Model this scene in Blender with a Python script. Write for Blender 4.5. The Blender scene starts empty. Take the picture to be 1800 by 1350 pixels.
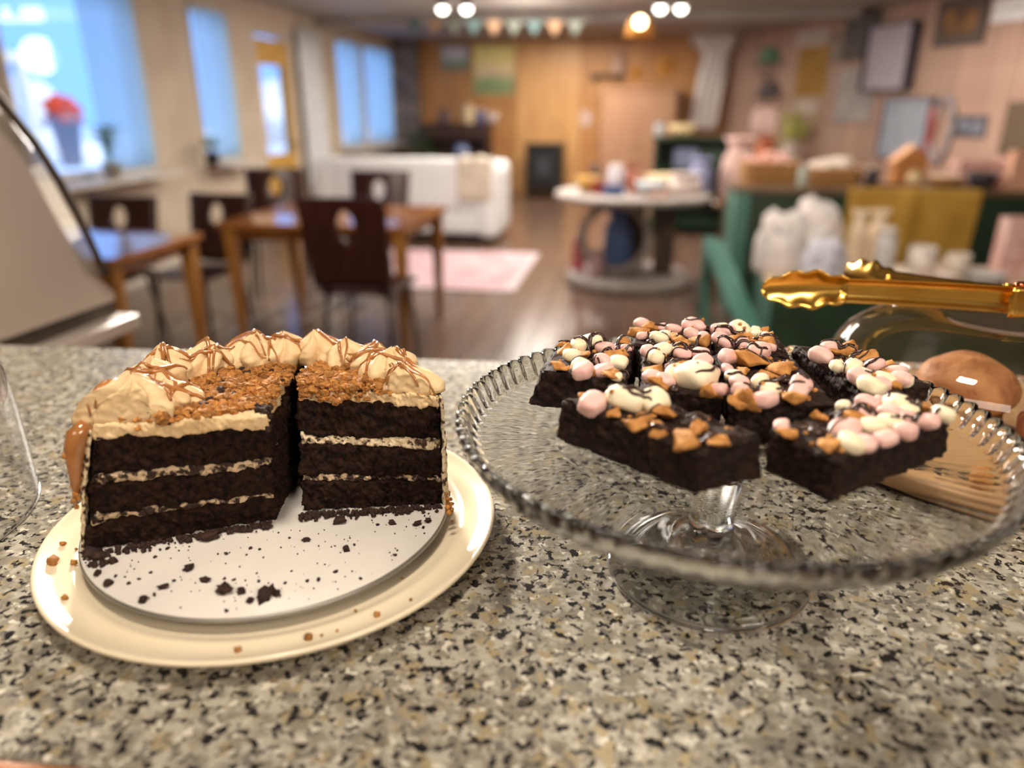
import bpy, bmesh, math, random
import numpy as np
from mathutils import Vector, Matrix, noise
from mathutils.bvhtree import BVHTree

random.seed(7)
PI = math.pi
scene = bpy.context.scene
COL = scene.collection

# ------------------------------------------------------------------ camera
CAM_Z = 1.38
FOC = 1300.0
TH = math.atan((675 - 189) / FOC)
YAW = math.atan(220 * math.cos(TH) / FOC)
FW = Vector((-math.sin(YAW) * math.cos(TH), math.cos(YAW) * math.cos(TH), -math.sin(TH)))
RT = Vector((math.cos(YAW), math.sin(YAW), 0))
UP = RT.cross(FW)
CPOS = Vector((0, 0, CAM_Z))
cam_d = bpy.data.cameras.new('camera')
cam = bpy.data.objects.new('camera', cam_d)
COL.objects.link(cam)
cam.matrix_world = Matrix((
    (RT.x, UP.x, -FW.x, CPOS.x), (RT.y, UP.y, -FW.y, CPOS.y), (RT.z, UP.z, -FW.z, CPOS.z), (0, 0, 0, 1)))
cam_d.sensor_width = 36
cam_d.lens = 36 * FOC / 1800
cam_d.clip_start = 0.02
cam_d.clip_end = 200
cam_d.dof.use_dof = True
cam_d.dof.focus_distance = 0.505
cam_d.dof.aperture_fstop = 2.8
scene.camera = cam

# ------------------------------------------------------------------ world, sun, lamps, exposure
W = bpy.data.worlds.new('world')
scene.world = W
W.use_nodes = True
bg = W.node_tree.nodes['Background']
bg.inputs[0].default_value = (0.185, 0.40, 0.90, 1)
bg.inputs[1].default_value = 1.9

def lamp(name, kind, loc, target, power, color, size=1.0, size_y=None, spread=None):
    d = bpy.data.lights.new(name, kind)
    d.energy = power
    d.color = color
    if kind == 'AREA':
        d.size = size
        if size_y:
            d.shape = 'RECTANGLE'
            d.size_y = size_y
        if spread:
            d.spread = spread
    elif kind == 'SPOT':
        d.shadow_soft_size = size
        d.spot_size = spread or 1.2
        d.spot_blend = 0.6
    elif kind == 'POINT':
        d.shadow_soft_size = size
    elif kind == 'SUN':
        d.angle = size
    o = bpy.data.objects.new(name, d)
    COL.objects.link(o)
    o.location = loc
    if target is not None:
        o.rotation_euler = (Vector(target) - Vector(loc)).to_track_quat('-Z', 'Y').to_euler()
    return o

lamp('sun', 'SUN', (6, -2, 9), (6 - 8, -2 + 2.5, 9 - 7.0), 4.0, (1.0, 0.93, 0.82), 0.01)
WARM = (1.0, 0.87, 0.72)
ROOM = (1.0, 0.90, 0.79)
lamp('ceiling_light_counter', 'AREA', (-1.75, 3.3, 2.36), (0.0, 0.42, 1.1), 40, (1.0, 0.90, 0.78), 0.45, 0.45, 1.1)
lamp('ceiling_light_over_counter', 'AREA', (-0.20, 0.22, 2.38), (0.0, 0.42, 1.1), 10, WARM, 0.2, 0.2)
lamp('ceiling_light_kitchen', 'AREA', (-0.5, -0.9, 2.36), (-0.1, 0.3, 1.0), 12, WARM, 1.0, 0.6)
lamp('added_fill_right', 'AREA', (1.3, -0.7, 2.36), (-0.9, 1.2, 1.1), 30, WARM, 0.8, 0.5)  # unseen lamp added to brighten the pastry case panel
for nm, x, y, e in (('near', -0.9, 5.7, 75), ('mid', -1.2, 8.5, 80), ('far', -0.9, 11.3, 80), ('shop', 1.7, 6.9, 80)):
    lamp('ceiling_light_room_' + nm, 'AREA', (x, y, 2.38), (x, y, 0), e, ROOM, 1.6, 1.2)
    if nm != 'far':
        lamp('added_ceiling_fill_' + nm, 'POINT', (x, y, 1.95), None, e * 0.32, ROOM, 0.2)  # point lights without a fixture, added to brighten the ceiling
lamp('added_spot_tables', 'SPOT', (-1.3, 2.3, 2.34), (-1.9, 4.5, 0.6), 110, ROOM, 0.06, 1.5)  # unseen spot added to brighten the tables and chairs
lamp('added_spot_shop', 'SPOT', (0.5, 2.5, 2.34), (1.7, 4.8, 0.6), 170, ROOM, 0.06, 1.3)  # unseen spot added to brighten the white bags and shop goods

def portal(name, loc, target, sx, sy):
    o = lamp(name, 'AREA', loc, target, 1, (1, 1, 1), sx, sy)
    o.data.cycles.is_portal = True
    return o

scene.view_settings.view_transform = 'Standard'
scene.view_settings.look = 'None'
scene.view_settings.gamma = 1
scene.view_settings.use_curve_mapping = False
scene.view_settings.exposure = 0.2
scene.cycles.max_bounces = 14
scene.cycles.transmission_bounces = 14
scene.cycles.transparent_max_bounces = 16
scene.cycles.diffuse_bounces = 4
scene.cycles.glossy_bounces = 5
scene.cycles.caustics_refractive = True
scene.cycles.caustics_reflective = False
scene.cycles.blur_glossy = 0.3
scene.cycles.sample_clamp_indirect = 4.0

# ------------------------------------------------------------------ helpers: pixel ray to a point at a known distance
def ray(px, py):
    return FW + RT * ((px - 900) / FOC) + UP * ((675 - py) / FOC)

def at_y(px, py, y):
    d = ray(px, py)
    return CPOS + d * (y / d.y)

def at_x(px, py, x):
    d = ray(px, py)
    return CPOS + d * (x / d.x)

def at_z(px, py, z):
    d = ray(px, py)
    return CPOS + d * ((z - CAM_Z) / d.z)

# ------------------------------------------------------------------ helpers: materials
MATS = {}

def srgb(r, g, b):
    def f(c):
        c /= 255.0
        return c / 12.92 if c <= 0.04045 else ((c + 0.055) / 1.055) ** 2.4
    return (f(r), f(g), f(b), 1)

def mat(name, color, rough=0.6, metal=0.0, spec=0.5, var=None, scale=20, bump=0.0, bscale=60, island=0.0, detail=4,
        stretch=None, trans=0.0, ior=1.45, coat=0.0, color2=None, thr=(0.35, 0.65), coord='Object'):
    """principled material with noise colour variation between color and color2 and noise bump"""
    if name in MATS:
        return MATS[name]
    m = bpy.data.materials.new(name)
    m.use_nodes = True
    nt = m.node_tree
    p = nt.nodes['Principled BSDF']
    p.inputs['Base Color'].default_value = color
    p.inputs['Roughness'].default_value = rough
    p.inputs['Metallic'].default_value = metal
    p.inputs['Specular IOR Level'].default_value = spec
    p.inputs['Transmission Weight'].default_value = trans
    p.inputs['IOR'].default_value = ior
    p.inputs['Coat Weight'].default_value = coat
    tc = nt.nodes.new('ShaderNodeTexCoord')
    mp = nt.nodes.new('ShaderNodeMapping')
    nt.links.new(tc.outputs[coord], mp.inputs[0])
    if stretch:
        mp.inputs['Scale'].default_value = stretch
    if var is None:
        var = color2 if color2 else tuple(c * 0.72 for c in color[:3]) + (1,)
    n = nt.nodes.new('ShaderNodeTexNoise')
    n.inputs['Scale'].default_value = scale
    n.inputs['Detail'].default_value = detail
    nt.links.new(mp.outputs[0], n.inputs['Vector'])
    r = nt.nodes.new('ShaderNodeValToRGB')
    r.color_ramp.elements[0].position = thr[0]
    r.color_ramp.elements[1].position = thr[1]
    r.color_ramp.elements[0].color = var
    r.color_ramp.elements[1].color = color
    nt.links.new(n.outputs['Fac'], r.inputs[0])
    out = r.outputs[0]
    if island:
        g = nt.nodes.new('ShaderNodeNewGeometry')
        oi = nt.nodes.new('ShaderNodeObjectInfo')
        ad = nt.nodes.new('ShaderNodeMath')
        ad.operation = 'ADD'
        nt.links.new(g.outputs['Random Per Island'], ad.inputs[0])
        nt.links.new(oi.outputs['Random'], ad.inputs[1])
        fr = nt.nodes.new('ShaderNodeMath')
        fr.operation = 'FRACT'
        nt.links.new(ad.outputs[0], fr.inputs[0])
        mr = nt.nodes.new('ShaderNodeMapRange')
        mr.inputs['To Min'].default_value = 1 - island
        mr.inputs['To Max'].default_value = 1 + island
        nt.links.new(fr.outputs[0], mr.inputs['Value'])
        h = nt.nodes.new('ShaderNodeHueSaturation')
        nt.links.new(mr.outputs[0], h.inputs['Value'])
        nt.links.new(out, h.inputs['Color'])
        out = h.outputs[0]
    nt.links.new(out, p.inputs['Base Color'])
    if bump:
        nb = nt.nodes.new('ShaderNodeTexNoise')
        nb.inputs['Scale'].default_value = bscale
        nb.inputs['Detail'].default_value = 5
        nt.links.new(mp.outputs[0], nb.inputs['Vector'])
        b = nt.nodes.new('ShaderNodeBump')
        b.inputs['Strength'].default_value = min(1.0, bump)
        b.inputs['Distance'].default_value = 0.6 / bscale
        nt.links.new(nb.outputs['Fac'], b.inputs['Height'])
        nt.links.new(b.outputs[0], p.inputs['Normal'])
    MATS[name] = m
    return m

def emit(name, color, strength):
    m = bpy.data.materials.new(name)
    m.use_nodes = True
    p = m.node_tree.nodes['Principled BSDF']
    p.inputs['Base Color'].default_value = color
    p.inputs['Emission Color'].default_value = color
    p.inputs['Emission Strength'].default_value = strength
    return m

def thin_glass(name, tint=(1, 1, 1, 1), rough=0.0, boost=1.0):
    """thin clear sheet: straight-through light plus a Fresnel reflection, at every ray alike"""
    m = bpy.data.materials.new(name)
    m.use_nodes = True
    nt = m.node_tree
    nt.nodes.remove(nt.nodes['Principled BSDF'])
    o = nt.nodes['Material Output']
    t = nt.nodes.new('ShaderNodeBsdfTransparent')
    t.inputs[0].default_value = tint
    g = nt.nodes.new('ShaderNodeBsdfGlossy')
    g.inputs['Roughness'].default_value = rough
    lw = nt.nodes.new('ShaderNodeLayerWeight')
    lw.inputs[0].default_value = 0.5
    pw = nt.nodes.new('ShaderNodeMath')
    pw.operation = 'POWER'
    pw.inputs[1].default_value = 4.6
    nt.links.new(lw.outputs['Facing'], pw.inputs[0])
    mu = nt.nodes.new('ShaderNodeMath')
    mu.operation = 'MULTIPLY_ADD'
    mu.use_clamp = True
    mu.inputs[1].default_value = 0.9
    mu.inputs[2].default_value = 0.035 * boost
    nt.links.new(pw.outputs[0], mu.inputs[0])
    x = nt.nodes.new('ShaderNodeMixShader')
    nt.links.new(mu.outputs[0], x.inputs[0])
    nt.links.new(t.outputs[0], x.inputs[1])
    nt.links.new(g.outputs[0], x.inputs[2])
    nt.links.new(x.outputs[0], o.inputs[0])
    return m

def sheer(name, color, amount):
    m = bpy.data.materials.new(name)
    m.use_nodes = True
    nt = m.node_tree
    nt.nodes.remove(nt.nodes['Principled BSDF'])
    o = nt.nodes['Material Output']
    t = nt.nodes.new('ShaderNodeBsdfTranslucent')
    t.inputs[0].default_value = color
    d = nt.nodes.new('ShaderNodeBsdfDiffuse')
    d.inputs[0].default_value = color
    tr = nt.nodes.new('ShaderNodeBsdfTransparent')
    a = nt.nodes.new('ShaderNodeMixShader')
    a.inputs[0].default_value = 0.35
    nt.links.new(t.outputs[0], a.inputs[1])
    nt.links.new(d.outputs[0], a.inputs[2])
    b = nt.nodes.new('ShaderNodeMixShader')
    b.inputs[0].default_value = amount
    nt.links.new(a.outputs[0], b.inputs[1])
    nt.links.new(tr.outputs[0], b.inputs[2])
    nt.links.new(b.outputs[0], o.inputs[0])
    return m

# ------------------------------------------------------------------ helpers: mesh building
class MB:
    def __init__(s):
        s.v = []
        s.f = []

    def add(s, vs, fs):
        k = len(s.v)
        s.v += [tuple(p) for p in vs]
        s.f += [tuple(i + k for i in f) for f in fs]
        return s

    def box(s, x0, x1, y0, y1, z0, z1, rz=0.0, c=None):
        vs = [Vector((x, y, z)) for z in (z0, z1) for y in (y0, y1) for x in (x0, x1)]
        if rz:
            c = c or Vector(((x0 + x1) / 2, (y0 + y1) / 2, 0))
            R = Matrix.Rotation(rz, 3, 'Z')
            vs = [R @ (v - c) + c for v in vs]
        return s.add(vs, [(0, 2, 3, 1), (4, 5, 7, 6), (0, 1, 5, 4), (2, 6, 7, 3), (0, 4, 6, 2), (1, 3, 7, 5)])

    def hexa(s, bot, top):
        """eight corners: four bottom (ccw), four top"""
        return s.add(list(bot) + list(top), [(3, 2, 1, 0), (4, 5, 6, 7)] + [(i, (i + 1) % 4, 4 + (i + 1) % 4, 4 + i) for i in range(4)])

    def bar(s, a, b, w, h=None):
        """square bar from a to b"""
        a, b = Vector(a), Vector(b)
        h = h or w
        d = (b - a).normalized()
        u = d.cross(Vector((0, 0, 1)))
        if u.length < 1e-3:
            u = Vector((1, 0, 0))
        u.normalize()
        v = d.cross(u)
        q = [u * w / 2 + v * h / 2, -u * w / 2 + v * h / 2, -u * w / 2 - v * h / 2, u * w / 2 - v * h / 2]
        return s.hexa([a + k for k in q], [b + k for k in q])

    def tube(s, pts, r, n=8, closed=False, cap=True):
        pts = [Vector(p) for p in pts]
        rs = r if isinstance(r, (list, tuple)) else [r] * len(pts)
        k0 = len(s.v)
        m = len(pts)
        prev = None
        for i, p in enumerate(pts):
            if closed:
                d = pts[(i + 1) % m] - pts[i - 1]
            else:
                d = pts[min(i + 1, m - 1)] - pts[max(i - 1, 0)]
            if d.length < 1e-9:
                d = Vector((0, 0, 1))
            d.normalize()
            if prev is None:
                u = d.cross(Vector((0, 0, 1)))
                if u.length < 1e-3:
                    u = d.cross(Vector((1, 0, 0)))
            else:
                u = prev - d * prev.dot(d)
            u.normalize()
            prev = u
            w = d.cross(u)
            for j in range(n):
                a = 2 * PI * j / n
                s.v.append(tuple(p + (u * math.cos(a) + w * math.sin(a)) * rs[i]))
        for i in range(m if closed else m - 1):
            for j in range(n):
                a, b = k0 + i * n + j, k0 + i * n + (j + 1) % n
                i2 = (i + 1) % m
                s.f.append((a, b, k0 + i2 * n + (j + 1) % n, k0 + i2 * n + j))
        if cap and not closed:
            s.f.append(tuple(k0 + j for j in range(n))[::-1])
            s.f.append(tuple(k0 + (m - 1) * n + j for j in range(n)))
        return s

    def lathe(s, prof, n=48, c=(0, 0, 0), closed=False, mod=None):
        """profile list of (r, z); r == 0 collapses to a pole"""
        k0 = len(s.v)
        rows = []
        for i, (r, z) in enumerate(prof):
            if r < 1e-7:
                rows.append([len(s.v)])
                s.v.append((c[0], c[1], c[2] + (z if mod is None else mod(i, 0.0, r, z)[1])))
            else:
                row = []
                for j in range(n):
                    a = 2 * PI * j / n
                    rr, zz = (r, z) if mod is None else mod(i, a, r, z)
                    row.append(len(s.v))
                    s.v.append((c[0] + rr * math.cos(a), c[1] + rr * math.sin(a), c[2] + zz))
                rows.append(row)
        if closed:
            rows.append(rows[0])
        for a, b in zip(rows, rows[1:]):
            for j in range(n):
                j2 = (j + 1) % n
                if len(a) == 1 and len(b) == 1:
                    continue
                if len(a) == 1:
                    s.f.append((a[0], b[j2], b[j]))
                elif len(b) == 1:
                    s.f.append((a[j], a[j2], b[0]))
                else:
                    s.f.append((a[j], a[j2], b[j2], b[j]))
        return s

    def grid(s, fn, nu, nv):
        k0 = len(s.v)
        for i in range(nu + 1):
            for j in range(nv + 1):
                s.v.append(tuple(fn(i / nu, j / nv)))
        for i in range(nu):
            for j in range(nv):
                a = k0 + i * (nv + 1) + j
                s.f.append((a, a + nv + 1, a + nv + 2, a + 1))
        return s

    def sheet(s, fn, nu, nv, th):
        """a curved sheet of thickness th (grid, its offset along the normal, and edges)"""
        P = [[Vector(fn(i / nu, j / nv)) for j in range(nv + 1)] for i in range(nu + 1)]
        k0 = len(s.v)
        N = lambda i, j: k0 + (i * (nv + 1) + j)
        for i in range(nu + 1):
            for j in range(nv + 1):
                s.v.append(tuple(P[i][j]))
        off = (nu + 1) * (nv + 1)
        for i in range(nu + 1):
            for j in range(nv + 1):
                du = P[min(i + 1, nu)][j] - P[max(i - 1, 0)][j]
                dv = P[i][min(j + 1, nv)] - P[i][max(j - 1, 0)]
                n = du.cross(dv)
                if n.length > 1e-12:
                    n.normalize()
                s.v.append(tuple(P[i][j] - n * th))
        for i in range(nu):
            for j in range(nv):
                s.f.append((N(i, j), N(i + 1, j), N(i + 1, j + 1), N(i, j + 1)))
                s.f.append((off + N(i, j), off + N(i, j + 1), off + N(i + 1, j + 1), off + N(i + 1, j)))
        for i in range(nu):
            s.f.append((N(i, 0), off + N(i, 0), off + N(i + 1, 0), N(i + 1, 0)))
            s.f.append((N(i, nv), N(i + 1, nv), off + N(i + 1, nv), off + N(i, nv)))
        for j in range(nv):
            s.f.append((N(0, j), N(0, j + 1), off + N(0, j + 1), off + N(0, j)))
            s.f.append((N(nu, j), off + N(nu, j), off + N(nu, j + 1), N(nu, j + 1)))
        return s

    def ball(s, c, rx, ry=None, rz=None, sub=2, amp=0.0, freq=1.0, seed=0.0, fn=None):
        ry = ry or rx
        rz = rz or rx
        bm = bmesh.new()
        bmesh.ops.create_icosphere(bm, subdivisions=sub, radius=1)
        vs = []
        for v in bm.verts:
            p = v.co.copy()
            k = 1.0
            if amp:
                k += amp * noise.noise(p * freq + Vector((seed, seed * 1.7, seed * 0.3)))
            if fn:
                p = fn(p)
            vs.append((c[0] + p.x * rx * k, c[1] + p.y * ry * k, c[2] + p.z * rz * k))
        fs = [tuple(v.index for v in f.verts) for f in bm.faces]
        bm.free()
        return s.add(vs, fs)

    def mesh(s, name, smooth=True):
        me = bpy.data.meshes.new(name)
        me.from_pydata(s.v, [], s.f)
        me.validate()
        bm = bmesh.new()
        bm.from_mesh(me)
        bmesh.ops.recalc_face_normals(bm, faces=bm.faces)
        bm.to_mesh(me)
        bm.free()
        if smooth:
            me.shade_smooth()
        return me

    def bvh(s):
        return BVHTree.FromPolygons([Vector(p) for p in s.v], s.f)

def put(name, mesh, m=None, parent=None, loc=(0, 0, 0), rot=None, scale=None):
    if isinstance(mesh, MB):
        mesh = mesh.mesh(name, True)
    if m is not None and not mesh.materials:
        mesh.materials.append(m)
    o = bpy.data.objects.new(name, mesh)
    COL.objects.link(o)
    if parent is not None:
        o.parent = parent
    o.location = loc
    if rot:
        o.rotation_euler = rot
    if scale:
        o.scale = scale
    return o

def hard(name, mb, m, parent=None, loc=(0, 0, 0), bevel=0.0, rot=None):
    """flat-shaded mesh, optionally with bevelled edges"""
    me = mb.mesh(name, False)
    if bevel:
        bm = bmesh.new()
        bm.from_mesh(me)
        bmesh.ops.bevel(bm, geom=bm.edges[:] , offset=bevel, segments=2, profile=0.6, affect='EDGES')
        bm.to_mesh(me)
        bm.free()
    return put(name, me, m, parent, loc, rot)

def tag(o, label, cat, group=None, kind=None):
    if label:
        o['label'] = label
    if cat:
        o['category'] = cat
    if group:
        o['group'] = group
    if kind:
        o['kind'] = kind
    return o

def thing(name, label, cat, loc=(0, 0, 0), rz=0.0, group=None):
    o = bpy.data.objects.new(name, None)
    o.empty_display_size = 0.05
    COL.objects.link(o)
    o.location = loc
    o.rotation_euler = (0, 0, rz)
    return tag(o, label, cat, group)

def structure(o, label=None):
    o['kind'] = 'structure'
    if label:
        o['label'] = label
    return o

def copy_tree(o, parent=None):
    c = o.copy()
    COL.objects.link(c)
    if parent is not None:
        c.parent = parent
    for ch in [x for x in bpy.data.objects if x.parent == o]:
        copy_tree(ch, c)
    return c
# ------------------------------------------------------------------ ROOM SHELL
XL, YF, ZC, YB, XR = -4.0, 13.0, 2.42, -2.6, 6.2
R0, R1 = Vector((1.42, 13.0)), Vector((1.42 + 1.75 * 3.2, 13.0 - 4.8 * 3.2))   # the slanting right wall
RD = (R1 - R0).normalized()
RN = Vector((RD.y, -RD.x))
if RN.x > 0:
    RN = -RN
RANG = math.atan2(RD.y, RD.x)
PLASTER = mat('cream_wall_paint', srgb(200, 186, 166), 0.75, var=srgb(188, 172, 152), scale=3, bump=0.1, bscale=40)
FLOORW = mat('floor_board_wood', srgb(112, 88, 72), 0.2, var=srgb(80, 62, 52), scale=5, stretch=(9, 0.6, 1), island=0.14, spec=0.5)
PINE = mat('knotty_pine', srgb(206, 154, 96), 0.42, var=srgb(172, 116, 66), scale=4, stretch=(6, 6, 0.5), island=0.09)
PALEPINE = mat('pickled_pine', srgb(190, 160, 142), 0.6, var=srgb(150, 116, 98), scale=4, stretch=(7, 7, 0.5), island=0.10)
CEILW = mat('grey_ceiling_board', srgb(172, 164, 158), 0.6, var=srgb(146, 138, 132), scale=4, stretch=(0.6, 7, 1), island=0.08)
WHITEF = mat('white_painted_frame', srgb(222, 212, 196), 0.45)

fl = structure(hard('floor', MB().box(XL - 0.1, XR + 0.2, YB, YF + 0.1, -0.12, -0.012), FLOORW))
def strip_mesh(nm, w, l, t, m, axis='y'):
    mb = MB()
    if axis == 'y':
        mb.box(-w / 2, w / 2, 0, l, -t, 0)
    me = mb.mesh(nm, False)
    bm = bmesh.new()
    bm.from_mesh(me)
    bmesh.ops.bevel(bm, geom=[e for e in bm.edges], offset=min(0.003, t * 0.4), segments=1, affect='EDGES')
    bm.to_mesh(me)
    bm.free()
    me.materials.append(m)
    return me
rf = random.Random(5)
fb = strip_mesh('floor_board', 0.176, 3.0, 0.011, FLOORW)
k = 0
x = XL + 0.09
while x < 4.0:
    y = 0.9 - rf.uniform(0, 2.2)
    while y < YF:
        ln = 3.0
        if y + ln > YF:
            ln = YF - y
        # boards right of the slanting wall are not needed
        if y > -1 and (x < 1.5 or (Vector((x, y)) - R0).dot(RN) > -0.2):
            o = put('floor_board', fb, None, fl, (x, y, 0.0), None, (1, (ln - 0.004) / 3.0, 1))
        y += ln
    x += 0.18
# ceiling: boards across the room
ce = structure(hard('ceiling', MB().box(XL - 0.1, XR + 0.2, YB, YF + 0.1, ZC + 0.012, ZC + 0.12), CEILW))
cb = strip_mesh('ceiling_board', 0.236, 6.0, 0.011, CEILW)
y = 4.4
while y < YF - 0.05:
    x1 = 1.42 + (YF - y) * 1.75 / 4.8
    put('ceiling_board', cb, None, ce, (XL, y, ZC + 0.011), (0, 0, -PI / 2), (1, (x1 - XL) / 6.0, 1))
    y += 0.24
for yb in (6.4, 9.6):
    structure(hard('trim_beam', MB().box(XL, 3.2 if yb < 8 else 2.4, yb, yb + 0.16, ZC - 0.10, ZC), CEILW, bevel=0.006))
structure(hard('wall_back', MB().box(XL - 0.1, XR + 0.2, YB - 0.1, YB, -0.1, ZC + 0.1), PLASTER))
structure(hard('wall_side', MB().box(XR + 0.1, XR + 0.2, YB, 0.4, -0.1, ZC + 0.1), PLASTER))

# left wall with openings: (y0, y1, z0, z1)
OPEN = [(4.52, 5.96, 0.88, 2.26), (6.74, 7.40, 0.88, 2.26), (7.93, 8.80, 0.02, 2.12), (10.22, 11.10, 0.84, 2.26), (11.30, 12.55, 0.84, 2.26)]
lw = MB()
T = 0.14
ys = YB
for (a, b, z0, z1) in OPEN:
    lw.box(XL - T, XL, ys, a, 0, ZC)
    if z0 > 0.05:
        lw.box(XL - T, XL, a, b, 0, z0)
    lw.box(XL - T, XL, a, b, z1, ZC)
    ys = b
lw.box(XL - T, XL, ys, YF, 0, ZC)
wl = structure(hard('wall_left', lw, PLASTER))
PANE = thin_glass('window_pane_glass', (0.95, 0.98, 1, 1), 0.0, 1.0)
for n, (a, b, z0, z1) in enumerate(OPEN):
    if n == 2:
        continue
    wn = bpy.data.objects.new('window_%d' % (n + 1 if n < 2 else n), None)
    COL.objects.link(wn)
    structure(wn)
    wn.location = (XL, (a + b) / 2, z0)
    h, w2 = z1 - z0, (b - a) / 2
    f = MB()
    s = 0.05
    f.box(-T, 0.012, -w2, -w2 + s, 0, h)
    f.box(-T, 0.012, w2 - s, w2, 0, h)
    f.box(-T, 0.012, -w2 + s, w2 - s, h - s, h)
    f.box(-T, 0.0, -w2 + s, w2 - s, 0, s)
    hard('window_frame', f, WHITEF, wn)
    hard('window_pane', MB().box(-0.085, -0.079, -w2 + s, w2 - s, s, h - s), PANE, wn)
    hard('window_sill', MB().box(-0.06, 0.27, -w2 - 0.03, w2 + 0.03, -0.03, 0.0), WHITEF, wn, bevel=0.005)
    portal('daylight_portal', (XL - T - 0.03, (a + b) / 2, (z0 + z1) / 2), (XL + 3, (a + b) / 2, (z0 + z1) / 2), b - a, h)
MUST = mat('mustard_door_paint', srgb(206, 164, 84), 0.45, var=srgb(190, 146, 66), scale=6)
a, b, z0, z1 = OPEN[2]
dr = bpy.data.objects.new('door_1', None)
COL.objects.link(dr)
structure(dr)
dr.location = (XL - 0.04, a + 0.03, z0)
dw = b - a - 0.06
dm = MB()
dm.box(-0.022, 0.022, 0, 0.11, 0, 2.06).box(-0.022, 0.022, dw - 0.11, dw, 0, 2.06).box(-0.022, 0.022, 0.11, dw - 0.11, 1.80, 2.06).box(-0.022, 0.022, 0.11, dw - 0.11, 0, 0.86)
hard('door_leaf', dm, MUST, dr)
hard('door_pane', MB().box(-0.004, 0.004, 0.11, dw - 0.11, 0.86, 1.80), PANE, dr)
put('door_handle', MB().lathe([(0, 0), (0.03, 0), (0.012, 0.01), (0.012, 0.03), (0.028, 0.045), (0.02, 0.06), (0, 0.062)], 20), mat('brass', srgb(180, 140, 70), 0.3, metal=1), dr,
    (0.022, dw - 0.055, 0.95), (0, PI / 2, 0))
hard('door_frame', MB().box(-0.1, 0.055, -0.06, -0.001, 0, 2.12).box(-0.1, 0.055, dw + 0.001, dw + 0.06, 0, 2.12), WHITEF, dr)
portal('daylight_portal', (XL - T - 0.03, (a + b) / 2, 1.3), (XL + 3, (a + b) / 2, 1.3), b - a, 0.95)

# curtains: pleated sheers with the blue daylight tinted into their cloth colour
SHEER = sheer('daylight_tinted_sheer', (0.74, 0.93, 1.0, 1), 0.38)
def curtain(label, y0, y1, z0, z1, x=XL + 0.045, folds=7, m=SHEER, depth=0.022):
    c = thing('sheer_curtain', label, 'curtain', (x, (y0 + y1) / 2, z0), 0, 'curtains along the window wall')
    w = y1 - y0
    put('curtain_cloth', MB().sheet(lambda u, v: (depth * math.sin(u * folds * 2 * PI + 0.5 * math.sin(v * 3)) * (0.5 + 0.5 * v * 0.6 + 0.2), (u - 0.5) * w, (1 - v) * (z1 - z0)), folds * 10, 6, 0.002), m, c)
    put('curtain_rod', MB().tube([(0, -w / 2 - 0.03, z1 - z0 + 0.012), (0, w / 2 + 0.03, z1 - z0 + 0.012)], 0.008, 8), WHITEF, c)
curtain('sheer curtain tinted with blue daylight covering the right half of the first big window', 5.26, 5.93, 0.93, 2.22, folds=6)
curtain('sheer curtain tinted with blue daylight filling the narrow second window', 6.77, 7.37, 0.93, 2.22, folds=5)
curtain('white curtain hanging full length just beyond the mustard door', 8.92, 9.60, 0.25, 2.24, XL + 0.06, 6, mat('white_curtain_cloth', srgb(226, 228, 232), 0.8), 0.03)
curtain('sheer curtain tinted with blue daylight in the window beyond the white full length curtain', 10.26, 11.06, 0.90, 2.22, folds=6)
curtain('sheer curtain tinted with blue daylight in the last window beside the stone column', 11.34, 12.51, 0.90, 2.22, folds=8)

# pine far wall
FWX0, FWX1 = XL, R0.x + 0.05
wf = structure(hard('wall_far', MB().box(FWX0 - 0.2, FWX1 + 0.2, YF + 0.02, YF + 0.12, 0, ZC + 0.1), PINE))
pw = 0.155
pm = MB().box(-pw / 2 + 0.002, pw / 2 - 0.002, 0, 0.02, 0, ZC)
pm = pm.mesh('plank', False)
pm.materials.append(PINE)
bmx = bmesh.new()
bmx.from_mesh(pm)
bmesh.ops.bevel(bmx, geom=bmx.edges[:], offset=0.006, segments=1, affect='EDGES')
bmx.to_mesh(pm)
bmx.free()
x = FWX0 + pw / 2
while x < FWX1:
    put('plank', pm, None, wf, (x, YF + rf.uniform(0, 0.004), 0))
    x += pw
# slanting right wall of pale planks
LR = (R1 - R0).length
wr = bpy.data.objects.new('wall_right', MB().box(0, LR, -0.12, -0.02, 0, ZC + 0.1).mesh('wall_right', False))
COL.objects.link(wr)
wr.data.materials.append(PALEPINE)
wr.location = (R0.x, R0.y, 0)
wr.rotation_euler = (0, 0, RANG)
structure(wr)
SIDE = 1 if (Matrix.Rotation(RANG, 2) @ Vector((0, 1))).dot(RN) > 0 else -1
if SIDE < 0:
    for v in wr.data.vertices:
        v.co.y = -v.co.y
pm2 = MB().box(-0.068, 0.068, -0.02, 0.0, 0, ZC).mesh('plank', False)
pm2.materials.append(PALEPINE)
bmx = bmesh.new()
bmx.from_mesh(pm2)
bmesh.ops.bevel(bmx, geom=bmx.edges[:], offset=0.006, segments=1, affect='EDGES')
bmx.to_mesh(pm2)
bmx.free()
s = 0.07
while s < 9.0:
    put('plank', pm2, None, wr, (s, rf.uniform(-0.002, 0.003), 0))
    s += 0.14
def on_right(px, py):
    """point of the right wall's face along a pixel ray: (along, z)"""
    d = ray(px, py)
    n2 = RN
    t = (R0.dot(n2)) / (d.x * n2.x + d.y * n2.y)
    p = CPOS + d * t
    return (Vector((p.x, p.y)) - R0).dot(RD), p.z

# skirting
structure(hard('baseboard_far', MB().box(FWX0, FWX1, YF - 0.018, YF - 0.001, 0, 0.12), PINE))
structure(hard('baseboard_left', MB().box(XL + 0.001, XL + 0.016, YB, 7.9, 0, 0.12), WHITEF))

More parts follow.
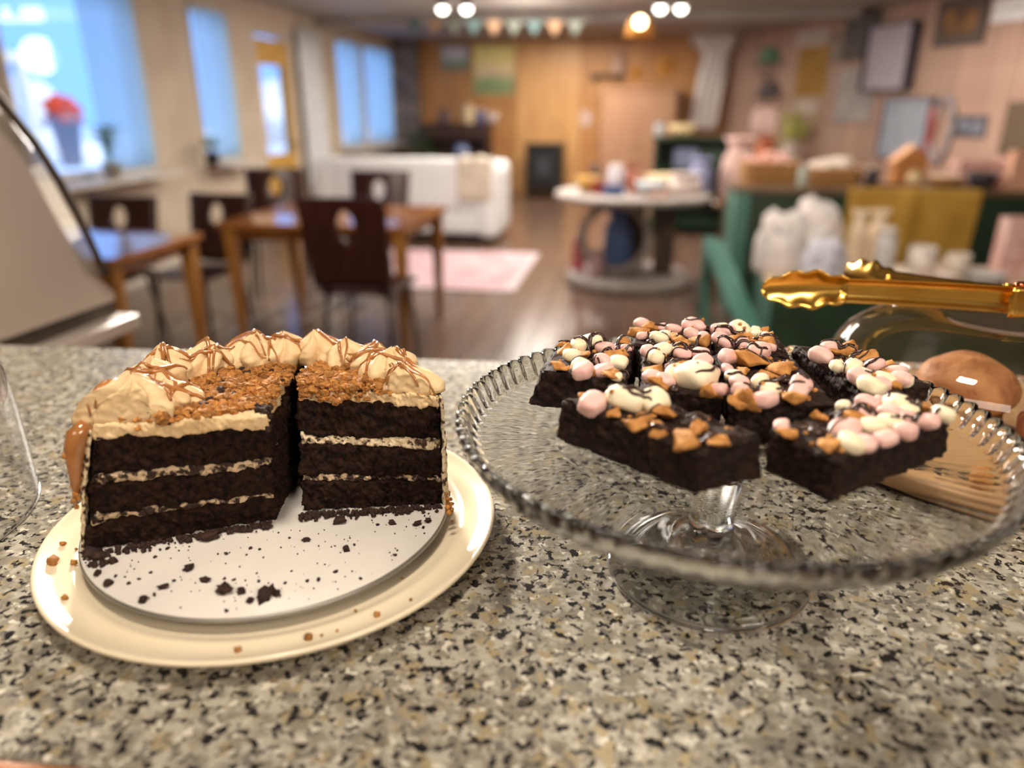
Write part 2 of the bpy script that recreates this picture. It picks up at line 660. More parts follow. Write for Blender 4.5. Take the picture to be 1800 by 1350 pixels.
# stone column at the far left corner
STONE = mat('field_stone', srgb(150, 130, 112), 0.85, var=srgb(96, 84, 76), scale=7, bump=0.6, bscale=14, island=0.2)
sc_x = at_y(718, 200, 12.8).x
col = thing('stone_column', 'grey brown stone column in the far corner beside the last window', 'column', (sc_x, 12.8, 0))
hard('mortar_core', MB().box(-0.19, 0.19, -0.13, 0.18, 0, ZC - 0.005), mat('mortar', srgb(120, 108, 98), 0.9), col)
z = 0.02
while z < ZC - 0.2:
    h = rf.uniform(0.13, 0.2)
    h = min(h, ZC - 0.02 - z)
    sp = rf.uniform(-0.08, 0.08)
    for (u0, u1) in ((-0.205, sp - 0.008), (sp + 0.008, 0.205)):
        hard('stone', MB().box(u0, u1, -0.165 - rf.uniform(0, 0.02), -0.05, z, z + h - 0.014), STONE, col, bevel=0.014)
    z += h

# ------------------------------------------------------------------ outside
SNOW = mat('pale_snowy_ground', srgb(226, 230, 236), 0.8, var=srgb(200, 206, 216), scale=0.6)
structure(hard('ground', MB().box(-60, XL - T - 0.02, -30, 60, -0.5, -0.25), SNOW))
BLUEH = mat('blue_clapboard', srgb(84, 134, 196), 0.7, scale=3)
hb = thing('neighbour_building', 'blue clapboard building outside the big window', 'building', (-17, 9, -0.25))
hard('wall', MB().box(-0.2, 0, -9, 3.0, 0, 5.5), BLUEH, hb)
for i in range(24):
    pass
hard('roof', MB().hexa([(0.5, -9.4, 5.4), (0.5, 3.4, 5.4), (-4, 3.4, 5.4), (-4, -9.4, 5.4)], [(-1.4, -9.4, 7.2), (-1.4, 3.4, 7.2), (-2.0, 3.4, 7.2), (-2.0, -9.4, 7.2)]), mat('grey_shingle', srgb(110, 112, 120), 0.9), hb)
for yy in (-7, -4.4, -1.8, 1.0):
    wo = hard('window', MB().box(0.0, 0.06, yy - 0.5, yy + 0.5, 1.2, 2.8), WHITEF, hb)
    hard('pane', MB().box(0.06, 0.07, yy - 0.42, yy + 0.42, 1.28, 2.72), mat('dark_pane', srgb(40, 60, 90), 0.1), wo)
WHITEC = mat('white_snow_heap', srgb(246, 244, 238), 0.8)
for lab, px, py, dx, r in (('rounded snow heap outside the big window, behind the red flowers', 52, 185, -11.0, 0.55), ('low snow heap outside below the red flowers', 100, 268, -10.2, 0.5),
                     ('snow heap outside at the lower left of the big window', 150, 275, -9.4, 0.3), ('tall bright snow heap outside seen through the mustard door', 482, 205, -9.5, 1.0)):
    p = at_x(px, py, dx)
    tag(put('snow_heap', MB().ball((0, 0, 0), r, r * 1.1, r * 0.8, sub=3, amp=0.25, freq=1.6, seed=px), WHITEC, None, p), lab, 'snow')
# the heaps rest on a terrace bank
bank = MB().box(-13.5, -8.2, 2, 24, -0.25, 0.5)
structure(hard('bank', bank, SNOW))
rail = thing('reflection_rail', 'white rail standing in for a bright reflection at the big window', 'rail', (-6.2, 6.4, -0.25))  # made-up rail in place of a bright reflected bar
p0 = at_x(20, 100, -6.2)
hard('top_rail', MB().box(-0.04, 0.04, -1.2, 0.9, p0.z + 0.2, p0.z + 0.30), WHITEC, rail)
for yy in (-1.15, 0.85):
    hard('post', MB().box(-0.05, 0.05, yy - 0.05, yy + 0.05, 0, p0.z + 0.2), WHITEC, rail)
p = at_x(110, 196, -8.8)
hf = thing('flower_planter', 'red orange flowers in a tall planter outside the big window', 'planter', (p.x, p.y, 0.5))
RED = mat('red_orange_petals', srgb(240, 84, 44), 0.6, island=0.25)
fm = MB()
hz = p.z - 0.5
for i in range(150):
    v = Vector((rf.gauss(0, 1), rf.gauss(0, 1), rf.gauss(0, 1))).normalized() * rf.uniform(0.15, 0.27)
    fm.ball(v + Vector((0, 0, hz)), 0.06, 0.06, 0.035, sub=1)
q = put('flowers', fm, RED, hf)
q['kind'] = 'stuff'
put('planter_pot', MB().lathe([(0, 0), (0.14, 0), (0.22, hz - 0.12), (0.24, hz - 0.12), (0.24, hz - 0.06), (0, hz - 0.08)], 24), mat('planter_grey', srgb(150, 150, 160), 0.7), hf)

# sill plants
LEAF = mat('leaf_green', srgb(120, 150, 70), 0.5, var=srgb(80, 112, 48), scale=30, island=0.2)
def sill_plant(label, px, py, x, z, h, r, potc, n):
    p = at_x(px, py, x)
    t = thing('potted_plant', label, 'plant', (x, p.y, z))
    put('pot', MB().lathe([(0, 0), (0.05, 0), (0.065, 0.10), (0.07, 0.10), (0.07, 0.115), (0.06, 0.115), (0.055, 0.10), (0, 0.095)], 28), potc, t)
    st, lf = MB(), MB()
    for i in range(n):
        a, e = rf.uniform(0, 2 * PI), rf.uniform(0.3, 1)
        tip = Vector((math.cos(a) * r * e, math.sin(a) * r * e, 0.10 + h * rf.uniform(0.5, 1)))
        st.tube([(0, 0, 0.09), (tip.x * 0.4, tip.y * 0.4, 0.1 + (tip.z - 0.1) * 0.7), tip], 0.003, 5)
        d = Vector((math.cos(a), math.sin(a), 0.2))
        u = Vector((-math.sin(a), math.cos(a), 0))
        lf.add([tip - d * 0.03, tip + u * 0.025 + d * 0.02, tip + d * 0.08 - Vector((0, 0, 0.02)), tip - u * 0.025 + d * 0.02, tip + d * 0.02 + Vector((0, 0, 0.01))],
               [(0, 1, 4), (1, 2, 4), (2, 3, 4), (3, 0, 4)])
    put('stem', st, LEAF, t)
    l = put('leaf', lf, LEAF, t)
    l['kind'] = 'stuff'
DARKPOT = mat('dark_pot', srgb(52, 48, 56), 0.5)
sill_plant('yellow green leafy plant on the sill of the first big window', 188, 250, XL + 0.175, 0.8805, 0.28, 0.085, mat('cream_pot', srgb(200, 190, 170), 0.5), 26)
sill_plant('small green plant in a dark pot on the second window sill', 370, 255, XL + 0.175, 0.8805, 0.14, 0.07, DARKPOT, 18)

# ------------------------------------------------------------------ pastry case at the left end of the counter
CASE = mat('pale_case_panel', srgb(222, 210, 198), 0.4, var=srgb(212, 200, 188), scale=2)
DARKT = mat('dark_case_edge', srgb(84, 74, 66), 0.4)
CASEG = thin_glass('case_glass', (0.93, 0.94, 0.93, 1), 0.02, 1.4)
XC = -0.98
case = thing('pastry_case', 'pale pastry case with a curved dark edged glass front beyond the counter at the left', 'display case', (XC, 0.95, 0))
def case_pt(px, py, x=XC):
    p = at_x(px, py, x)
    return (p.y - 0.95, p.z)
edge = [case_pt(*q) for q in ((-60, 95), (0, 176), (60, 250), (105, 320), (140, 385), (165, 440), (185, 482))]
inner = [case_pt(*q, x=-1.02) for q in ((-60, 190), (0, 215), (40, 270), (80, 350), (120, 420), (165, 480), (200, 515))]
put('edge_trim', MB().tube([(0, y, z) for y, z in edge], 0.0075, 8), DARKT, case)
put('curved_glass', MB().sheet(lambda u, v: (-0.012 - 1.0 * v, np.interp(u, np.linspace(0, 1, 7), [e[0] for e in edge]), np.interp(u, np.linspace(0, 1, 7), [e[1] for e in edge])), 30, 1, 0.004), CASEG, case)
body = MB()
yb0 = -0.11
prof = [(yb0, 0.98)] + [(yb0, inner[0][1])] + inner + [(inner[-1][0], 1.045)]
lo = case_pt(20, 602, -1.02)
hi = case_pt(205, 540, -1.02)
prof = [(yb0, 1.02)] + [(yb0, inner[0][1])] + inner + [(hi[0], hi[1] + 0.015)]
n = len(prof)
body.v = [(-0.04, y, z) for y, z in prof] + [(-1.0, y, z) for y, z in prof]
body.f = [tuple(range(n)), tuple(range(n, 2 * n))[::-1]] + [(i, (i + 1) % n, n + (i + 1) % n, n + i) for i in range(n)]
hard('end_panel', body, CASE, case)
hard('shadow_strip', MB().box(-1.0, -0.05, yb0, hi[0] + 0.01, 0.985, 1.018), DARKT, case)  # dark strip put in for the shadow line above the ledge
hard('base_ledge', MB().box(-1.02, -0.005, yb0, hi[0] + 0.02, 0.955, 0.985), CASE, case, bevel=0.006)
hard('base_cabinet', MB().box(-1.0, -0.06, yb0, hi[0] - 0.03, 0.0, 0.955), DARKT, case)

# ------------------------------------------------------------------ tables and chairs
OAK = mat('amber_table_wood', srgb(178, 116, 62), 0.16, var=srgb(150, 92, 44), scale=5, stretch=(1, 12, 12), spec=0.6, coat=0.8)
LEGW = mat('oak_leg_wood', srgb(176, 122, 58), 0.4, var=srgb(148, 98, 44), scale=8, stretch=(9, 9, 1))
ESP = mat('espresso_chair_wood', srgb(66, 34, 30), 0.28, var=srgb(46, 22, 18), scale=6, stretch=(8, 8, 1))
STEEL = mat('dark_steel', srgb(70, 66, 64), 0.35, metal=0.8)

def table(label, x0, x1, y0, y1, zt, planks=5):
    t = thing('wooden_table', label, 'table', ((x0 + x1) / 2, (y0 + y1) / 2, 0), 0, 'amber wooden cafe tables')
    w, d = (x1 - x0) / 2, (y1 - y0) / 2
    pwid = 2 * d / planks
    for i in range(planks):
        hard('plank', MB().box(-w, w, -d + i * pwid + 0.001, -d + (i + 1) * pwid - 0.001, zt - 0.032, zt), OAK, t, bevel=0.003)
    ap = MB().box(-w + 0.08, w - 0.08, -d + 0.07, -d + 0.09, zt - 0.10, zt - 0.033).box(-w + 0.08, w - 0.08, d - 0.09, d - 0.07, zt - 0.10, zt - 0.033)
    ap.box(-w + 0.07, -w + 0.09, -d + 0.09, d - 0.09, zt - 0.10, zt - 0.033).box(w - 0.09, w - 0.07, -d + 0.09, d - 0.09, zt - 0.10, zt - 0.033)
    hard('apron', ap, OAK, t)
    for sx in (-1, 1):
        for sy in (-1, 1):
            X, Y = sx * (w - 0.06), sy * (d - 0.06)
            hard('leg', MB().hexa([(X - .022, Y - .022, 0), (X + .022, Y - .022, 0), (X + .022, Y + .022, 0), (X - .022, Y + .022, 0)],
                                  [(X - .036, Y - .036, zt - .033), (X + .036, Y - .036, zt - .033), (X + .036, Y + .036, zt - .033), (X - .036, Y + .036, zt - .033)]), LEGW, t, bevel=0.004)
    return t
table('amber wooden table nearest the pastry case, its top mirroring blue window light', -3.42, -2.27, 2.95, 3.70, 0.75)
table('larger amber wooden table in the middle with dark chairs tucked round it', -2.40, -1.24, 4.05, 5.00, 0.75, 6)

def make_chair():
    """facing +y"""
    c = thing('dining_chair', 'x', 'chair')
    H = 0.93
    def back(u, v):
        x = (u - 0.5) * 0.42 * (1 + 0.10 * v)
        z = 0.48 + v * (H - 0.48)
        y = -0.20 - 0.09 * v + 0.035 * (2 * u - 1) ** 2 * -1
        return Vector((x, y, z))
    # panel with an oval opening: rings from the hole to the outline
    m = MB()
    na, nr = 48, 6
    rows = [[], []]
    for r in range(nr + 1):
        for j in range(na):
            a = 2 * PI * j / na
            hx, hz = 0.5 + 0.10 * math.cos(a), 0.70 + 0.16 * math.sin(a)
            cx, cz = math.cos(a), math.sin(a)
            k = 1 / max(abs(cx), abs(cz))
            ox, oz = 0.5 + 0.5 * cx * k, 0.5 + 0.5 * cz * k
            t = r / nr
            p = back(hx + (ox - hx) * t, hz + (oz - hz) * t)
            rows[0].append(p)
            rows[1].append(p + Vector((0, 0.016, 0)))
    N = len(rows[0])
    m.v = [tuple(p) for p in rows[0] + rows[1]]
    for r in range(nr):
        for j in range(na):
            a, b = r * na + j, r * na + (j + 1) % na
            m.f.append((a, b, b + na, a + na))
            m.f.append((N + a, N + a + na, N + b + na, N + b))
    for j in range(na):
        j2 = (j + 1) % na
        m.f.append((j, N + j, N + j2, j2))
        o = nr * na
        m.f.append((o + j, o + j2, N + o + j2, N + o + j))
    put('backrest', m, ESP, c)
    hard('seat', MB().box(-0.21, 0.21, -0.20, 0.22, 0.44, 0.465), ESP, c, bevel=0.008)
    for sx in (-1, 1):
        hard('back_support', MB().bar((sx * 0.15, -0.185, 0.43), (sx * 0.15, -0.195, 0.56), 0.03, 0.02), ESP, c)
    for sx in (-1, 1):
        for sy in (-1, 1):
            put('leg', MB().tube([(sx * 0.17, sy * 0.17, 0.44), (sx * 0.20, sy * 0.20 - (0.03 if sy < 0 else 0), 0)], [0.016, 0.011], 10), STEEL, c)
    return c
ch = make_chair()
def place(c, label, x, y, rz, s=1.0):
    c.location = (x, y, 0)
    c.scale = (1, 1, s)
    c.rotation_euler = (0, 0, rz)
    c['label'] = label
    c['group'] = 'dark wooden dining chairs'
    return c
place(ch, 'dark brown chair tucked at the near side of the middle table, back to the camera', -1.40, 3.82, -0.02, 1.04)
place(copy_tree(ch), 'dark brown chair between the two tables, the nearer to the middle table', -2.66, 4.22, PI - 0.12, 0.93)
place(copy_tree(ch), 'dark brown chair behind the left table, low and half hidden by its top', -3.13, 3.98, PI + 0.05, 0.93)
place(copy_tree(ch), 'dark chair at the far left corner of the middle table, its back shining blue', -2.72, 5.45, PI + 0.35)
place(copy_tree(ch), 'dark chair at the far right of the middle table, before the sofa', -1.90, 5.32, PI + 0.05)
place(copy_tree(ch), 'dark chair on the window side of the table nearest the pastry case', -3.02, 2.72, 0.1)

# rug
RUG = mat('pink_rug_pile', srgb(180, 138, 140), 0.95, var=srgb(196, 176, 182), scale=4, bump=0.4, bscale=120)
rg = thing('rug', 'pink and white patterned rug on the floor before the sofa', 'rug', (-1.75, 6.45, 0.0))
hard('pile', MB().box(-0.80, 0.80, -0.70, 0.85, 0.001, 0.014), RUG, rg)
hard('border', MB().box(-0.86, -0.801, -0.75, 0.9, 0.001, 0.013).box(0.801, 0.86, -0.75, 0.9, 0.001, 0.013).box(-0.80, 0.80, 0.851, 0.9, 0.001, 0.013).box(-0.80, 0.80, -0.75, -0.701, 0.001, 0.013), mat('rug_border', srgb(216, 200, 204), 0.95), rg)

# sofa
SOFA = mat('white_sofa_fabric', srgb(232, 232, 232), 0.85, var=srgb(220, 220, 220), scale=20, bump=0.2, bscale=200)
sf = thing('sofa', 'long white fabric sofa in front of the far windows', 'sofa', (-2.42, 8.3, 0))
hard('base', MB().box(-1.0, 1.0, -0.42, 0.42, 0.10, 0.34), SOFA, sf, bevel=0.03)
def roll(u, v):
    return (0, 0, 0)
hard('backrest', MB().box(-1.0, 1.0, -0.44, -0.20, 0.34, 0.88), SOFA, sf, bevel=0.07)
for sx in (-1, 1):
    hard('arm', MB().box(min(sx * 0.80, sx * 1.02), max(sx * 0.80, sx * 1.02), -0.46, 0.44, 0.06, 0.82), SOFA, sf, bevel=0.08)
for i in range(2):
    hard('cushion', MB().box(-0.79 + i * 0.80, -0.02 + i * 0.80, -0.19, 0.43, 0.35, 0.50), SOFA, sf, bevel=0.04)
for sx in (-1, 1):
    for sy in (-1, 1):
        put('foot', MB().lathe([(0, 0), (0.025, 0), (0.03, 0.10), (0, 0.10)], 16), ESP, sf, (sx * 0.9, sy * 0.34, 0))
th = put('throw_blanket', MB().sheet(lambda u, v: Vector((0.60 + 0.36 * u + 0.0, [-0.455 - 0.012, -0.34, -0.20, -0.16][0] + (0 if v < .5 else (v - .5) * 0.5), 0.45 + (0.44 if v > .5 else v * 0.88) + 0.012 * math.sin(u * 14))), 20, 16, 0.008),
         mat('cream_throw', srgb(220, 206, 186), 0.9), None, sf.location)
tag(th, 'cream knitted throw draped over the right end of the white sofa', 'blanket')

# ------------------------------------------------------------------ round driftwood table with goods
GREYW = mat('grey_weathered_wood', srgb(176, 166, 160), 0.6, var=srgb(138, 126, 120), scale=5, stretch=(2, 9, 2), bump=0.2, bscale=30)
BROWNW = mat('dark_weathered_wood', srgb(84, 66, 54), 0.6, var=srgb(60, 46, 38), scale=5, stretch=(8, 8, 1))
sp = thing('round_table', 'round grey weathered wood display table on a ringed pedestal', 'table', (0.0, 6.25, 0))
put('table_top', MB().lathe([(0, 0.745), (0.60, 0.745), (0.625, 0.735), (0.63, 0.70), (0.61, 0.685), (0, 0.685)], 64), GREYW, sp)
put('base', MB().lathe([(0, 0.0), (0.50, 0.0), (0.52, 0.02), (0.515, 0.07), (0.49, 0.09), (0, 0.09)], 64), GREYW, sp)
put('ring', MB().lathe([(0.235, -0.05), (0.30, -0.05), (0.30, 0.05), (0.235, 0.05)], 48, closed=True), GREYW, sp, (-0.12, -0.15, 0.388), (PI / 2, 0, 0.0))
hard('post', MB().box(0.20, 0.36, -0.10, 0.10, 0.09, 0.684), BROWNW, sp, bevel=0.01)
hard('post', MB().box(-0.04, 0.12, 0.22, 0.36, 0.09, 0.684), BROWNW, sp, bevel=0.01)
def crate(name, label, cat, loc, dims, m, group=None, rz=0.0, lid=None):
    """an open topped box with walls"""
    t = thing(name, label, cat, loc, rz, group)
    w, d, h = dims[0] / 2, dims[1] / 2, dims[2]
    k = 0.012
    hard('body', MB().box(-w, w, -d, -d + k, 0, h).box(-w, w, d - k, d, 0, h).box(-w, -w + k, -d + k, d - k, 0, h).box(w - k, w, -d + k, d - k, 0, h).box(-w + k, w - k, -d + k, d - k, 0, k), m, t)
    if lid:
        hard('contents', MB().box(-w + k, w - k, -d + k, d - k, k, h * 0.93), lid, t, bevel=0.006)
    return t
def bag(name, label, cat, loc, w, d, h, m, group=None, rz=0.0, seed=0, tie=None):
    """a soft standing bag with a pinched top"""
    t = thing(name, label, cat, loc, rz, group)
    def md(i, a, r, z):
        q = 1 + 0.10 * noise.noise(Vector((math.cos(a) * 2 + seed, math.sin(a) * 2, z * 9)))
        sx = w / 2 * r * q
        return math.hypot(math.cos(a) * w / 2 * r, math.sin(a) * d / 2 * r) * q, z * h
    put('bag_body', MB().lathe([(0, 0), (0.9, 0), (1.0, 0.08), (1.02, 0.4), (0.92, 0.68), (0.62, 0.80), (0.55, 0.84), (0.8, 0.93), (0.95, 1.0), (0.9, 1.0), (0.5, 0.84), (0, 0.80)], 28, mod=md), m, t)
    if tie:
        put('tie', MB().tube([(math.cos(a) * w * 0.30, math.sin(a) * d * 0.30, h * 0.835) for a in [2 * PI * i / 20 for i in range(20)]], 0.006, 6, True), tie, t)
    return t
def tissue_bag(label, loc, w, d, h, m, seed, group):
    t = thing('tissue_bag', label, 'bag', loc, 0, group)
    def md(i, a, r, z):
        q = 1 + 0.05 * noise.noise(Vector((math.cos(a) * 2 + seed, math.sin(a) * 2, z * 5)))
        k = 1 / max(abs(math.cos(a)) ** 0.6 + abs(math.sin(a)) ** 0.6, 1e-3) * 1.35
        return math.hypot(math.cos(a) * w / 2, math.sin(a) * d / 2) * r * q * min(k, 1.1), z * h
    put('bag_body', MB().lathe([(0, 0), (0.95, 0), (1.0, 0.05), (1.0, 0.45), (0.92, 0.62), (0.86, 0.62), (0, 0.55)], 36, mod=md), m, t)
    ts = MB()
    rnd = random.Random(seed)
    for i in range(7):
        a = 2 * PI * i / 7 + rnd.uniform(-.3, .3)
        ts.ball((math.cos(a) * w * .22, math.sin(a) * d * .22, h * rnd.uniform(.60, .74)), w * .24, d * .24, h * .24, sub=3, amp=.45, freq=2.2, seed=seed + i)
    put('tissue', ts, m, t)['kind'] = 'stuff'
    return t
def jar(name, label, cat, loc, r, h, m, lidm, group=None):
    t = thing(name, label, cat, loc, 0, group)
    put('jar_body', MB().lathe([(0, 0), (r * 0.92, 0), (r, h * 0.05), (r, h * 0.72), (r * 0.8, h * 0.82), (r * 0.72, h * 0.84), (0, h * 0.84)], 28), m, t)
    put('lid', MB().lathe([(0, h * 0.842), (r * 0.8, h * 0.842), (r * 0.8, h * 0.98), (r * 0.74, h), (0, h)], 28), lidm, t)
    return t
def bowl(name, label, cat, loc, r, h, m, group=None, fill=None):
    t = thing(name, label, cat, loc, 0, group)
    put('bowl_body', MB().lathe([(0, 0), (r * 0.45, 0), (r * 0.75, h * 0.35), (r, h), (r * 0.96, h), (r * 0.70, h * 0.40), (0, h * 0.12)], 36), m, t)
    if fill:
        f = MB()
        for i in range(14):
            a, q = rf.uniform(0, 2 * PI), r * 0.62 * math.sqrt(rf.random())
            f.ball((q * math.cos(a), q * math.sin(a), h * 0.75), r * 0.22, sub=2)
        put('filling', f, fill, t)['kind'] = 'stuff'
    return t
def mug(name, label, loc, r, h, m, group=None, rz=0.0):
    t = thing(name, label, 'mug', loc, rz, group)
    put('cup', MB().lathe([(0, 0), (r * 0.9, 0), (r, h * 0.06), (r, h), (r * 0.92, h), (r * 0.9, h * 0.1), (0, h * 0.08)], 32), m, t)
    put('handle', MB().tube([(r * 0.98 + r * 0.6 * math.sin(PI * i / 10), 0, h * (0.25 + 0.5 * i / 10)) for i in range(11)], r * 0.12, 8), m, t)
    return t
C = lambda n, r, g, b, ro=0.6: mat(n, srgb(r, g, b), ro)
def at_top(px, y, zt):
    p = at_y(px, 300, y)
    return (p.x, y, zt)
ZT = 0.7455
bowl('bowl', 'golden yellow bowl with red fruit on the left of the round table', 'bowl', at_top(1033, 6.10, ZT), 0.10, 0.12, C('golden_bowl', 206, 160, 84, .4), None, C('red_fruit', 180, 52, 44))
jar('jar', 'lilac white jar standing on the round table', 'jar', at_top(1083, 6.30, ZT), 0.07, 0.20, C('lilac_white', 206, 200, 210, .4), C('white_lid', 226, 222, 220, .4))
bag('gift_bag', 'red brown bag on the round table beside the lilac jar', 'bag', at_top(1112, 6.42, ZT), 0.14, 0.12, 0.20, C('red_brown_paper', 150, 84, 66))
crate('box', 'small blue box at the front of the round table', 'box', at_top(1080, 5.92, ZT), (0.14, 0.10, 0.07), C('blue_card', 70, 104, 160), None, 0.2, C('blue_lining', 96, 126, 176))
bowl('bowl', 'pale blue bowl near the middle of the round table', 'bowl', at_top(1145, 5.98, ZT), 0.12, 0.10, C('pale_blue_bowl', 196, 212, 220, .4), None, C('white_soap', 220, 220, 222))
bowl('bowl', 'wide cream bowl at the back of the round table', 'bowl', at_top(1168, 6.36, ZT), 0.16, 0.12, C('cream_bowl', 232, 206, 158, .4), None, C('cream_fill', 236, 214, 172))
bag('linen_bag', 'pinkish white cloth bundle at the right of the round table', 'bundle', at_top(1205, 6.05, ZT), 0.26, 0.20, 0.16, C('pink_white_cloth', 226, 208, 200))
bag('linen_bag', 'lavender cloth bundle at the right edge of the round table', 'bundle', at_top(1232, 6.28, ZT), 0.18, 0.18, 0.26, C('lavender_cloth', 150, 156, 196))
bag('cloth_bag', 'blue cloth bag standing inside the ring of the round table', 'bag', (-0.10, 6.27, 0.0905), 0.24, 0.16, 0.52, C('denim_blue', 92, 120, 170))
bag('cloth_bag', 'small pale pink bag on the base of the round table inside the ring', 'bag', (-0.25, 5.96, 0.0905), 0.12, 0.10, 0.22, C('pale_pink_bag', 196, 160, 158))
crate('box', 'red pink box on the base of the round table at its left', 'box', (-0.42, 6.24, 0.0905), (0.10, 0.11, 0.26), C('red_pink_card', 204, 104, 108), None, 0.2)

jar('jar', 'dark brown jar behind the golden bowl on the round table', 'jar', at_top(1046, 6.46, ZT), 0.06, 0.20, C('dark_brown_jar', 96, 66, 52, .4), C('brown_lid', 120, 84, 60))
crate('box', 'small red box between the golden bowl and the blue box on the round table', 'box', at_top(1053, 5.98, ZT), (0.09, 0.08, 0.09), C('red_card', 168, 70, 60), None, 0.3, C('red_lining', 176, 90, 80))
jar('jar', 'terracotta coloured jar in the middle of the round table', 'jar', at_top(1119, 6.12, ZT), 0.055, 0.15, C('terracotta_jar', 176, 102, 74), C('terracotta_jar_lid', 190, 130, 100))
crate('box', 'flat pinkish box at the front right of the round table', 'box', at_top(1160, 5.80, ZT), (0.16, 0.10, 0.05), C('pinkish_card', 214, 178, 166), None, -0.2, C('pinkish_card_lining', 220, 190, 178))
# ------------------------------------------------------------------ FOREGROUND: counter
def granite():
    m = bpy.data.materials.new('speckled_granite')
    m.use_nodes = True
    nt = m.node_tree
    L = nt.links.new
    p = nt.nodes['Principled BSDF']
    p.inputs['Roughness'].default_value = 0.22
    p.inputs['Specular IOR Level'].default_value = 0.45
    tc = nt.nodes.new('ShaderNodeTexCoord')
    def nz(scale, detail, off, dist=0.0, rough=0.5):
        mp = nt.nodes.new('ShaderNodeMapping')
        mp.inputs['Location'].default_value = (off, off * 0.7, off * 1.3)
        L(tc.outputs['Object'], mp.inputs[0])
        n = nt.nodes.new('ShaderNodeTexNoise')
        n.inputs['Scale'].default_value = scale
        n.inputs['Detail'].default_value = detail
        n.inputs['Roughness'].default_value = rough
        n.inputs['Distortion'].default_value = dist
        L(mp.outputs[0], n.inputs['Vector'])
        return n.outputs['Fac']
    def step(fac, a, b):
        r = nt.nodes.new('ShaderNodeMapRange')
        r.interpolation_type = 'SMOOTHSTEP'
        r.inputs['From Min'].default_value = a
        r.inputs['From Max'].default_value = b
        L(fac, r.inputs['Value'])
        return r.outputs[0]
    def mix(fac, c1, c2):
        x = nt.nodes.new('ShaderNodeMix')
        x.data_type = 'RGBA'
        L(fac, x.inputs[0])
        for k, c in ((6, c1), (7, c2)):
            if isinstance(c, tuple):
                x.inputs[k].default_value = c
            else:
                L(c, x.inputs[k])
        return x.outputs[2]
    base = mix(step(nz(105, 3, 1.0), 0.42, 0.60), srgb(136, 129, 115), srgb(174, 168, 154))
    base = mix(step(nz(95, 2, 5.0), 0.57, 0.64), base, srgb(156, 142, 112))
    base = mix(step(nz(150, 2, 9.0), 0.60, 0.65), base, srgb(210, 203, 188))
    base = mix(step(nz(150, 3, 17.0, 0.4), 0.575, 0.61), base, srgb(112, 108, 100))
    base = mix(step(nz(178, 3, 13.0, 0.35, 0.55), 0.555, 0.595), base, srgb(34, 32, 32))
    L(base, p.inputs['Base Color'])
    return m

WOOD_EDGE = mat('counter_edge_wood', srgb(176, 112, 62), 0.45, scale=14, stretch=(1, 14, 14), bump=0.15)
PANEL_WOOD = mat('counter_panel_wood', srgb(120, 80, 50), 0.5, scale=10, stretch=(12, 12, 1))
counter = thing('counter', 'grey and black speckled stone counter with a wooden front edge under the cakes', 'counter', (0, 0.233, 1.1), math.radians(3.0))
w = MB().box(-2.2, 1.6, 0.0, 0.588, -0.035, 0.0)
hard('worktop', w, granite(), counter, bevel=0.003)
e = hard('wood_edge', MB().box(-2.2, 1.6, -0.028, -0.0005, -0.045, 0.0), WOOD_EDGE, counter, bevel=0.004)
hard('body_panel', MB().box(-2.15, 1.55, 0.05, 0.54, -1.1, -0.036), PANEL_WOOD, counter)

# ------------------------------------------------------------------ cake plate and board
CERAMIC = mat('cream_ceramic', srgb(238, 224, 196), 0.16, spec=0.6, coat=0.3, var=srgb(232, 216, 186), scale=6)
PCX, PCY = -0.2295, 0.4193
prof = [(0, 0.0075), (0.100, 0.0075), (0.118, 0.0082), (0.1235, 0.0098), (0.1265, 0.0118), (0.1295, 0.0118), (0.1330, 0.0112),
        (0.1400, 0.0128), (0.1450, 0.0150), (0.1470, 0.0160), (0.1482, 0.0158), (0.1488, 0.0146), (0.1480, 0.0128), (0.144, 0.0100),
        (0.135, 0.0066), (0.120, 0.0030), (0.106, 0.0010), (0.102, 0.0000), (0.099, 0.0000), (0.097, 0.003), (0.09, 0.0040), (0, 0.0040)]
plate = tag(put('cake_plate', MB().lathe(prof, 128), CERAMIC, None, (PCX, PCY, 1.1)),
            'large round cream ceramic plate with stepped rim under the layer cake', 'plate')
BOARD = mat('white_card', srgb(226, 220, 212), 0.38, spec=0.5, var=srgb(208, 203, 197), scale=7, bump=0.12, bscale=28)
BEDGE = mat('silver_card_edge', srgb(150, 146, 140), 0.35, metal=0.5)
BCX, BCY = -0.2338, 0.4215
def bmod(i, a, r, z):
    return r, z + 0.0012 * (r / 0.12) ** 2 * math.sin(2 * a + 0.6)
board = thing('cake_board', 'thin white coated card disc under the half cake, strewn with crumbs', 'cake board', (BCX, BCY, 1.1158))
put('card_top', MB().lathe([(0, 0.0042), (0.06, 0.0042), (0.119, 0.0042), (0.1196, 0.0036), (0.1190, 0.0034), (0, 0.0034)], 128, mod=bmod), BOARD, board)
put('foil_edge', MB().lathe([(0, 0.0), (0.1195, 0.0), (0.1204, 0.0010), (0.1204, 0.0028), (0.1195, 0.0033), (0, 0.0033)], 128, mod=bmod), BEDGE, board)

